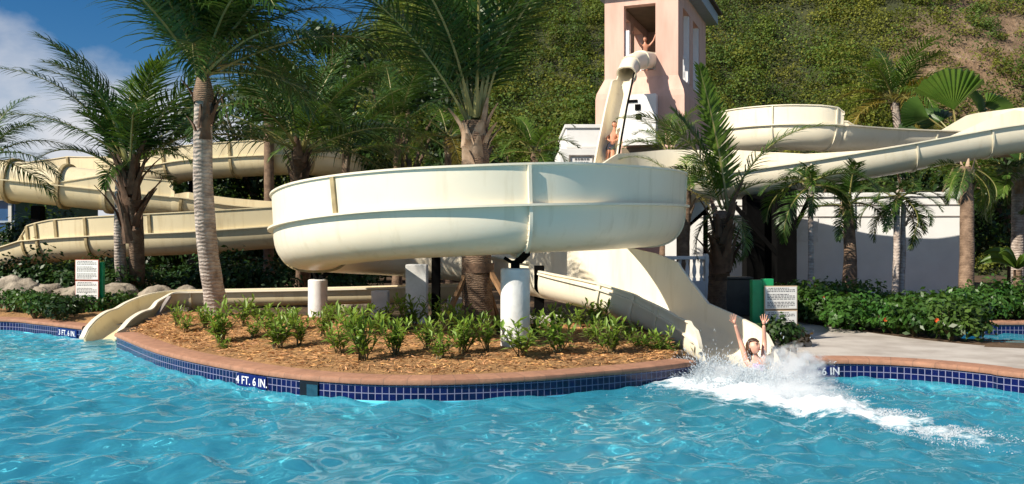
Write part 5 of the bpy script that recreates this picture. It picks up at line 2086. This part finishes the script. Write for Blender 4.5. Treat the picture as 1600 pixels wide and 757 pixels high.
# far left: blue building, low pale wall
bb = empty('far_building', (-32, 62, GZ), 'distant blue glazed building at the left frame edge under the tube', 'building')
mb = MB(); mb.box(-46, -33.6, 60, 72, 0, 4.8)
mb.build('wall', M['seablue'], bb)
for k in range(9):
    x = -46 + k * 1.5
    mb = MB(); mb.box(x, x + .22, 59.85, 59.995, 0.2, 4.8)
    mb.build('mullion', M['plaster_pale'], bb)
for z in (1.7, 3.3):
    mb = MB(); mb.box(-46, -33.6, 59.9, 59.99, z, z + .14)
    mb.build('floor_band', M['fascia'], bb)
mb = MB(); mb.box(-46.3, -33.3, 59.6, 72.2, 4.8, 5.1)
mb.build('roof', M['plaster_pale'], bb)
mb = MB(); mb.box(-33.3, -24, 55, 55.3, 0, 2.6)
tag(mb.build('boundary_wall', M['plaster_pale']), 'distant pale wall beside the blue building', 'wall')

# ------------------------------------------------------------------ people
def skin_mesh(verts, edges, sub=2):
    me = bpy.data.meshes.new('tmp')
    me.from_pydata([v[:3] for v in verts], edges, [])
    o = bpy.data.objects.new('tmp', me)
    COL.objects.link(o)
    sk_ = o.modifiers.new('skin', 'SKIN')
    sk_.use_smooth_shade = True
    for i, v in enumerate(verts):
        r = v[3]
        me.skin_vertices[0].data[i].radius = (r, r)
        me.skin_vertices[0].data[i].use_root = (i == 0)
    sb = o.modifiers.new('sub', 'SUBSURF')
    sb.levels = sb.render_levels = sub
    dg = bpy.context.evaluated_depsgraph_get()
    ev = o.evaluated_get(dg)
    out = bpy.data.meshes.new_from_object(ev)
    bpy.data.objects.remove(o)
    return out


def join_meshes(name, ms, mat):
    bm = bmesh.new()
    for m_ in ms:
        bm.from_mesh(m_)
    me = bpy.data.meshes.new(name)
    bm.to_mesh(me)
    bm.free()
    me.materials.clear()
    me.materials.append(mat)
    for p_ in me.polygons:
        p_.material_index = 0
    me.shade_smooth()
    return me


def head_mesh(c, face, up, s):
    """s = head height; face looks along 'face'"""
    f = Vector(face).normalized()
    r_ = f.cross(Vector(up)).normalized()
    u = r_.cross(f).normalized()
    mt = Matrix((r_, f, u)).transposed()
    bm = bmesh.new()
    bmesh.ops.create_icosphere(bm, subdivisions=4, radius=1)
    for v in bm.verts:
        x, y, z = v.co
        w = .36 - .07 * max(0, -z) - .02 * max(0, z)
        yy = y * (.42 if y > 0 else .46)
        zz = z * .5
        if y > 0:
            # chin forward, brow, nose, eye sockets, lips
            yy += .045 * math.exp(-((z + .80) / .22) ** 2 - (x / .35) ** 2)
            yy += .105 * math.exp(-((z + .16) / .13) ** 2 - (x / .10) ** 2) + .05 * math.exp(-((z - .05) / .2) ** 2 - (x / .07) ** 2)
            for sx in (-1, 1):
                yy -= .035 * math.exp(-((z - .08) / .10) ** 2 - ((x - sx * .36) / .16) ** 2)
                yy += .02 * math.exp(-((z + .18) / .16) ** 2 - ((x - sx * .45) / .2) ** 2)
            yy += .022 * math.exp(-((z + .48) / .07) ** 2 - (x / .2) ** 2)
        v.co = Vector(c) + mt @ (Vector((x * w, yy, zz)) * s)
    # ears
    for sx in (-1, 1):
        e = bmesh.ops.create_icosphere(bm, subdivisions=2, radius=1)
        for v in e['verts']:
            x, y, z = v.co
            v.co = Vector(c) + mt @ (Vector((sx * .355 + x * .035, -.03 + y * .07, -.02 + z * .12)) * s)
    me = bpy.data.meshes.new('head')
    bm.to_mesh(me)
    bm.free()
    return me, mt


def hair_mesh(c, mt, s, tail=True):
    bm = bmesh.new()
    bmesh.ops.create_icosphere(bm, subdivisions=4, radius=1)
    for v in bm.verts:
        x, y, z = v.co
        k = 1.08 + .05 * mnoise.noise(v.co * 6)
        yy, zz = y * .47 * k, z * .54 * k
        # the face stays open: pull front-lower part back inside the skull
        if y > 0.02 and z < .62 - .35 * (1 - abs(x)):
            yy = -0.05 + .1 * y
            k *= .9
        v.co = Vector(c) + mt @ (Vector((x * .39 * k, yy - .02, zz + .015)) * s)
    if tail:
        for j in range(7):
            a = bmesh.ops.create_icosphere(bm, subdivisions=2, radius=1)
            off = Vector((.30 * math.cos(j * .9) * .8, -.30 - .05 * (j % 3), -.35 - .05 * j))
            for v in a['verts']:
                v.co = Vector(c) + mt @ ((Vector((v.co.x * .12, v.co.y * .12, v.co.z * .32)) + off) * s)
    me = bpy.data.meshes.new('hair')
    bm.to_mesh(me); bm.free()
    me.materials.append(M['hair'])
    me.shade_smooth()
    return me


def hand(wrist, dirv, palm_n, s, side=1):
    """open hand: palm lump chain and five fingers, s = hand length"""
    d = Vector(dirv).normalized()
    n = Vector(palm_n)
    n = (n - d * n.dot(d)).normalized()
    t = d.cross(n).normalized() * side
    w = Vector(wrist)
    ms = []
    pal = [(*w, .024), (*(w + d * s * .2), .03), (*(w + d * s * .45), .032)]
    E = [(0, 1), (1, 2)]
    ms.append(skin_mesh(pal, E, 1))
    spec = [(-.20, .50, .88, .95), (-.07, .52, .98, 1), (.07, .52, .95, .98), (.19, .48, .80, .9)]
    for off, a, b, k in spec:
        p0 = w + d * s * .3 + t * off * s * .6
        p1 = w + d * s * a + t * off * s * 1.05
        p2 = w + d * s * (a + b) * .52 + t * off * s * 1.35 + n * s * .03
        p3 = w + d * s * b * 1.02 + t * off * s * 1.6 + n * s * .09
        ms.append(skin_mesh([(*p0, .0095), (*p1, .0095), (*p2, .0085), (*p3, .0065)], [(0, 1), (1, 2), (2, 3)], 1))
    p0 = w + d * s * .15 - t * s * .1
    p1 = w + d * s * .34 - t * s * .34 + n * s * .05
    p2 = w + d * s * .55 - t * s * .46 + n * s * .1
    ms.append(skin_mesh([(*p0, .012), (*p1, .0105), (*p2, .008)], [(0, 1), (1, 2)], 1))
    return ms


# woman at the exit
D = 14.0
ch = P(1180, 572, D)
neck = P(1179, 556, D - .02)
hd = P(1177.5, 542.5, D - .03)
shl, shr = P(1166.5, 564, D), P(1193, 565, D - .05)
ell, elr = P(1156, 531, D + .08), P(1194.5, 534, D + .05)
wrl, wrr = P(1148.5, 507, D + .02), P(1193.5, 508, D)
pel = ch + Vector((.10, -.42, -.30))
body = [(*pel, .145), (*(pel.lerp(ch, .5) + Vector((0, .03, 0))), .115), (*ch, .115), (*neck, .052), (*(hd + Vector((0, .02, -.03))), .05),
        (*shl, .058), (*ell, .040), (*wrl, .027), (*shr, .058), (*elr, .040), (*wrr, .027),
        (*(pel + Vector((-.12, -.35, -.05))), .095), (*(pel + Vector((-.10, -.75, -.12))), .06), (*(pel + Vector((.14, -.35, -.05))), .095), (*(pel + Vector((.18, -.75, -.14))), .06)]
ed = [(0, 1), (1, 2), (2, 3), (3, 4), (2, 5), (5, 6), (6, 7), (2, 8), (8, 9), (9, 10), (0, 11), (11, 12), (0, 13), (13, 14)]
hm, hmt = head_mesh(hd, (.62, -.70, .28), (.12, .1, 1), .245)
ms = [skin_mesh(body, ed, 2), hm]
ms += hand(wrl, Vector((-.25, 0, 1)), (.2, -1, 0), .175, 1)
ms += hand(wrr, Vector((-.02, .05, 1)), (-.1, -1, 0), .175, -1)
woman = link('person', join_meshes('person', ms, M['skin']))
tag(woman, 'woman with raised arms splashing out of the right exit chute', 'person', 'people on the slides')
link('hair', hair_mesh(hd, hmt, .245), woman)
wz = lambda v: Vector(hd) + hmt @ (Vector(v) * .245)
for sx in (-1, 1):
    mb = MB(); mb.tube([wz((sx * .07, .395, .045)), wz((sx * .13, .385, .055)), wz((sx * .19, .335, .04))], [.004, .006, .004], 6)
    mb.build('eye', M['eye'], woman, 40)
    mb = MB(); mb.tube([wz((sx * .06, .415, .13)), wz((sx * .14, .395, .15)), wz((sx * .22, .33, .13))], [.003, .005, .003], 6)
    mb.build('eyebrow', M['hair'], woman, 40)
mb = MB(); mb.tube([wz((-.12, .40, -.22)), wz((-.06, .435, -.255)), wz((0, .445, -.262)), wz((.06, .435, -.255)), wz((.12, .40, -.22))], [.004, .009, .010, .009, .004], 8)
mo = mb.build('mouth', M['lips'], woman, 40)
mb = MB(); mb.tube([wz((-.08, .428, -.232)), wz((0, .452, -.245)), wz((.08, .428, -.232))], [.003, .006, .003], 6)
mb.build('teeth', M['teeth'], mo, 40)
sw = skin_mesh([(*(pel.lerp(ch, .2)), .13), (*pel.lerp(ch, .75), .122), (*(ch + Vector((0, -.01, -.005))), .123), (*(ch + Vector((-.09, -.03, .02))), .06), (*(ch + Vector((.09, -.03, .02))), .06)], [(0, 1), (1, 2), (2, 3), (2, 4)], 2)
link('swimsuit', join_meshes('swimsuit', [sw], M['swim']), woman)

# tower person
D = 41.0
c_ = P(1008, 74, D)
body = [(*(c_ + Vector((0, 0, -.45))), .13), (*(c_ + Vector((0, 0, -.2))), .125), (*c_, .14), (*(c_ + Vector((0, 0, .20))), .055), (*(c_ + Vector((0, -.02, .27))), .05),
        (*(c_ + Vector((-.20, 0, .06))), .06), (*(c_ + Vector((-.36, -.05, .32))), .045), (*(c_ + Vector((-.52, -.08, .60))), .032),
        (*(c_ + Vector((.20, 0, .06))), .06), (*(c_ + Vector((.38, -.05, .28))), .045), (*(c_ + Vector((.48, -.08, .58))), .032),
        (*(c_ + Vector((-.1, 0, -.85))), .09), (*(c_ + Vector((-.1, .02, -1.25))), .055), (*(c_ + Vector((.1, 0, -.85))), .09), (*(c_ + Vector((.1, .02, -1.25))), .055)]
hm, hmt2 = head_mesh(c_ + Vector((0, -.02, .36)), (-.4, -1, .1), (0, 0, 1), .25)
ms = [skin_mesh(body, ed, 2), hm] + hand(c_ + Vector((-.52, -.08, .60)), (-.4, 0, 1), (0, -1, 0), .18, 1) + hand(c_ + Vector((.48, -.08, .58)), (.3, 0, 1), (0, -1, 0), .18, -1)
tp = tag(link('person', join_meshes('person', ms, M['skin_tan'])), 'bare chested person with raised arms in the tower opening', 'person', 'people on the slides')
link('hair', hair_mesh(c_ + Vector((0, -.02, .36)), hmt2, .25, False), tp)
link('swim_shorts', join_meshes('swim_shorts', [skin_mesh([(*(c_ + Vector((0, 0, -.40))), .14), (*(c_ + Vector((0, 0, -.55))), .145), (*(c_ + Vector((-.1, 0, -.82))), .10), (*(c_ + Vector((.1, 0, -.82))), .10)], [(0, 1), (1, 2), (1, 3)], 1)], M['swim_dark']), tp)

# rider on the steep chute, lying back, feet first
def onchute(px, up):
    i = min(range(fd.at(5), fd.at(10)), key=lambda k: abs(CY + (H - fd.fr[k][0].z) / fd.fr[k][0].y * F - px))
    return fd.pt(i, 0, up)
hip, chs, hdr = onchute(232, .16), onchute(219, .19), onchute(206, .27)
kn, ft = onchute(243, .18), onchute(254, .12)
sdv = Vector((.17, -.03, 0))
body = [(*hip, .13), (*hip.lerp(chs, .5), .12), (*chs, .13), (*chs.lerp(hdr, .6), .055), (*hdr, .05),
        (*(chs - sdv * 1.1), .055), (*(hip.lerp(chs, .4) - sdv * 1.5 + Vector((0, -.12, .1))), .042), (*(hip - sdv * .3 + Vector((0, -.18, .12))), .032),
        (*(chs + sdv * 1.1), .055), (*(hip.lerp(chs, .4) + sdv * 1.5 + Vector((0, -.12, .1))), .042), (*(hip + sdv * .3 + Vector((0, -.18, .12))), .032),
        (*(kn - sdv * .55), .08), (*(ft - sdv * .5), .045), (*(kn + sdv * .55), .08), (*(ft + sdv * .5), .045)]
hm, hmt3 = head_mesh(hdr + Vector((0, -.02, .08)), (-.2, -1, .2), (0, .3, 1), .25)
ms = [skin_mesh(body, ed, 2), hm]
for e_, k in ((-1, 1), (1, -1)):
    ms += hand(Vector(hip + sdv * .3 * e_ + Vector((0, -.18, .12))), Vector((-.4 * e_, -.2, -.6)), (0, -1, .2), .17, k)
rp = tag(link('person', join_meshes('person', ms, M['skin_tan'])), 'rider in black shorts sliding feet first down the steep chute', 'person', 'people on the slides')
link('hair', hair_mesh(hdr + Vector((0, -.02, .08)), hmt3, .25, False), rp)
link('swim_shorts', join_meshes('swim_shorts', [skin_mesh([(*hip.lerp(chs, .35), .155), (*hip, .175), (*(hip.lerp(kn, .95) - sdv * .55), .125), (*(hip.lerp(kn, .95) + sdv * .55), .125)], [(0, 1), (1, 2), (1, 3)], 1)], M['swim_dark']), rp)

# ------------------------------------------------------------------ splash: thousands of drops thrown off the exit
def splash():
    rg = np.random.default_rng(9)
    bm = bmesh.new()
    bmesh.ops.create_icosphere(bm, subdivisions=1, radius=1)
    bv = np.array([v.co[:] for v in bm.verts])
    bf = np.array([[v.index for v in f.verts] for f in bm.faces])
    bm.free()
    tr = np.array([W0(1100, 590), W0(1165, 604), W0(1225, 612), W0(1300, 635), W0(1400, 658), W0(1530, 690)])
    n = 110000
    tr = np.array([W0(1100, 590), W0(1165, 604), W0(1225, 612), W0(1300, 635), W0(1400, 658), W0(1530, 690)])
    T = rg.random(n) ** 2.9
    f = T * (len(tr) - 1)
    i = np.minimum(f.astype(int), len(tr) - 2)
    c = tr[i] + (tr[i + 1] - tr[i]) * (f - i)[:, None]
    sp = (.50 - .30 * T)[:, None]
    xy = c + rg.normal(size=(n, 2)) * sp
    # plume height: highest just right of the rider, fading along the trail
    hx = .06 + .42 * np.exp(-((T - .36) / .12) ** 2) + .12 * np.exp(-((T - .04) / .08) ** 2)
    hx = hx * (1 - T) ** 1.6 + .006
    lump = .65 + .35 * np.sin(xy[:, 0] * 9 + 3 * np.sin(xy[:, 1] * 7)) + .3 * np.sin(xy[:, 0] * 23 + xy[:, 1] * 19)
    z = np.abs(rg.normal(0, 1, n)) * hx * np.clip(lump, .1, 1.4) * np.exp(-((xy - c) ** 2).sum(1) / (2 * (sp[:, 0] * 1.1) ** 2))
    k = rg.random(n) < .14
    xy[k, 0] += z[k] * .9
    z[k] *= 1.25
    r = .0012 + .0050 * rg.random(n) ** 3
    C = np.concatenate([xy, z[:, None] + .008], 1)
    # drops are drawn out along their flight
    vel = np.concatenate([(xy - c) * 1.2 + rg.normal(0, .18, (n, 2)), (.15 + z * 1.4 + rg.normal(0, .2, n))[:, None]], 1)
    vel /= np.linalg.norm(vel, axis=1, keepdims=True)
    along_ = (bv @ np.eye(3))[None] + 0
    st = rg.uniform(1.5, 6.0, n) * np.clip(z * 9, .35, 1)
    dotv = np.einsum('kj,nj->nk', bv, vel)
    V = bv[None] * r[:, None, None] + dotv[:, :, None] * vel[:, None, :] * (r * st)[:, None, None] + C[:, None, :]
    V = V.reshape(-1, 3)
    Fc = (bf[None] + (np.arange(n) * len(bv))[:, None, None]).reshape(-1, 3)
    me = np_mesh('splash_water', V, Fc, M['spray'], smooth=True)
    tag(link('splash_water', me), kind='stuff')


splash()


def mist(name, c, half, dens, seed):
    """fine spray hanging over the water"""
    m = bpy.data.materials.new('spray_mist')
    m.use_nodes = True
    nt = m.node_tree
    nt.nodes.remove(nt.nodes['Principled BSDF'])
    pv = nt.nodes.new('ShaderNodeVolumePrincipled')
    pv.inputs['Color'].default_value = (0.99, 0.995, 1, 1)
    pv.inputs['Anisotropy'].default_value = 0.2
    tc = nt.nodes.new('ShaderNodeTexCoord')
    ln = nt.nodes.new('ShaderNodeVectorMath'); ln.operation = 'LENGTH'
    L(nt, tc.outputs['Object'], ln.inputs[0])
    nz = nt.nodes.new('ShaderNodeTexNoise')
    nz.inputs['Scale'].default_value = 3.2
    nz.inputs['Detail'].default_value = 5
    nz.inputs['Roughness'].default_value = .62
    mp = nt.nodes.new('ShaderNodeMapping')
    mp.inputs['Location'].default_value = (seed * 3.7, seed, 0)
    L(nt, tc.outputs['Object'], mp.inputs[0])
    L(nt, mp.outputs[0], nz.inputs['Vector'])
    s1 = N(nt, 'ShaderNodeMath', operation='MULTIPLY_ADD')
    s1.inputs[1].default_value = 2.4
    L(nt, nz.outputs['Fac'], s1.inputs[0])
    s1.inputs[2].default_value = -0.55
    s2 = N(nt, 'ShaderNodeMath', operation='SUBTRACT')
    L(nt, s1.outputs[0], s2.inputs[0])
    L(nt, ln.outputs['Value'], s2.inputs[1])
    s3 = N(nt, 'ShaderNodeMath', operation='MULTIPLY')
    s3.use_clamp = False
    mx = N(nt, 'ShaderNodeMath', operation='MAXIMUM')
    L(nt, s2.outputs[0], mx.inputs[0]); mx.inputs[1].default_value = 0.0
    L(nt, mx.outputs[0], s3.inputs[0]); s3.inputs[1].default_value = dens
    L(nt, s3.outputs[0], pv.inputs['Density'])
    L(nt, pv.outputs[0], nt.nodes['Material Output'].inputs['Volume'])
    bm = bmesh.new()
    bmesh.ops.create_icosphere(bm, subdivisions=3, radius=1)
    me = bpy.data.meshes.new(name)
    bm.to_mesh(me); bm.free()
    me.materials.append(m)
    o = link(name, me)
    o.location = c
    o.scale = half
    return tag(o, kind='stuff')


q = W0(1235, 606)
mist('spray_mist', (q[0] + .02, q[1], .18), (.66, .62, .50), 22, 1)
q = W0(1140, 598)
mist('spray_mist', (q[0], q[1], .10), (.60, .55, .24), 12, 2)
q = W0(1240, 622)
mist('spray_mist', (q[0], q[1], .10), (.95, .55, .20), 12, 3)
SC.cycles.volume_bounces = 6
SC.cycles.volume_step_rate = 1.0
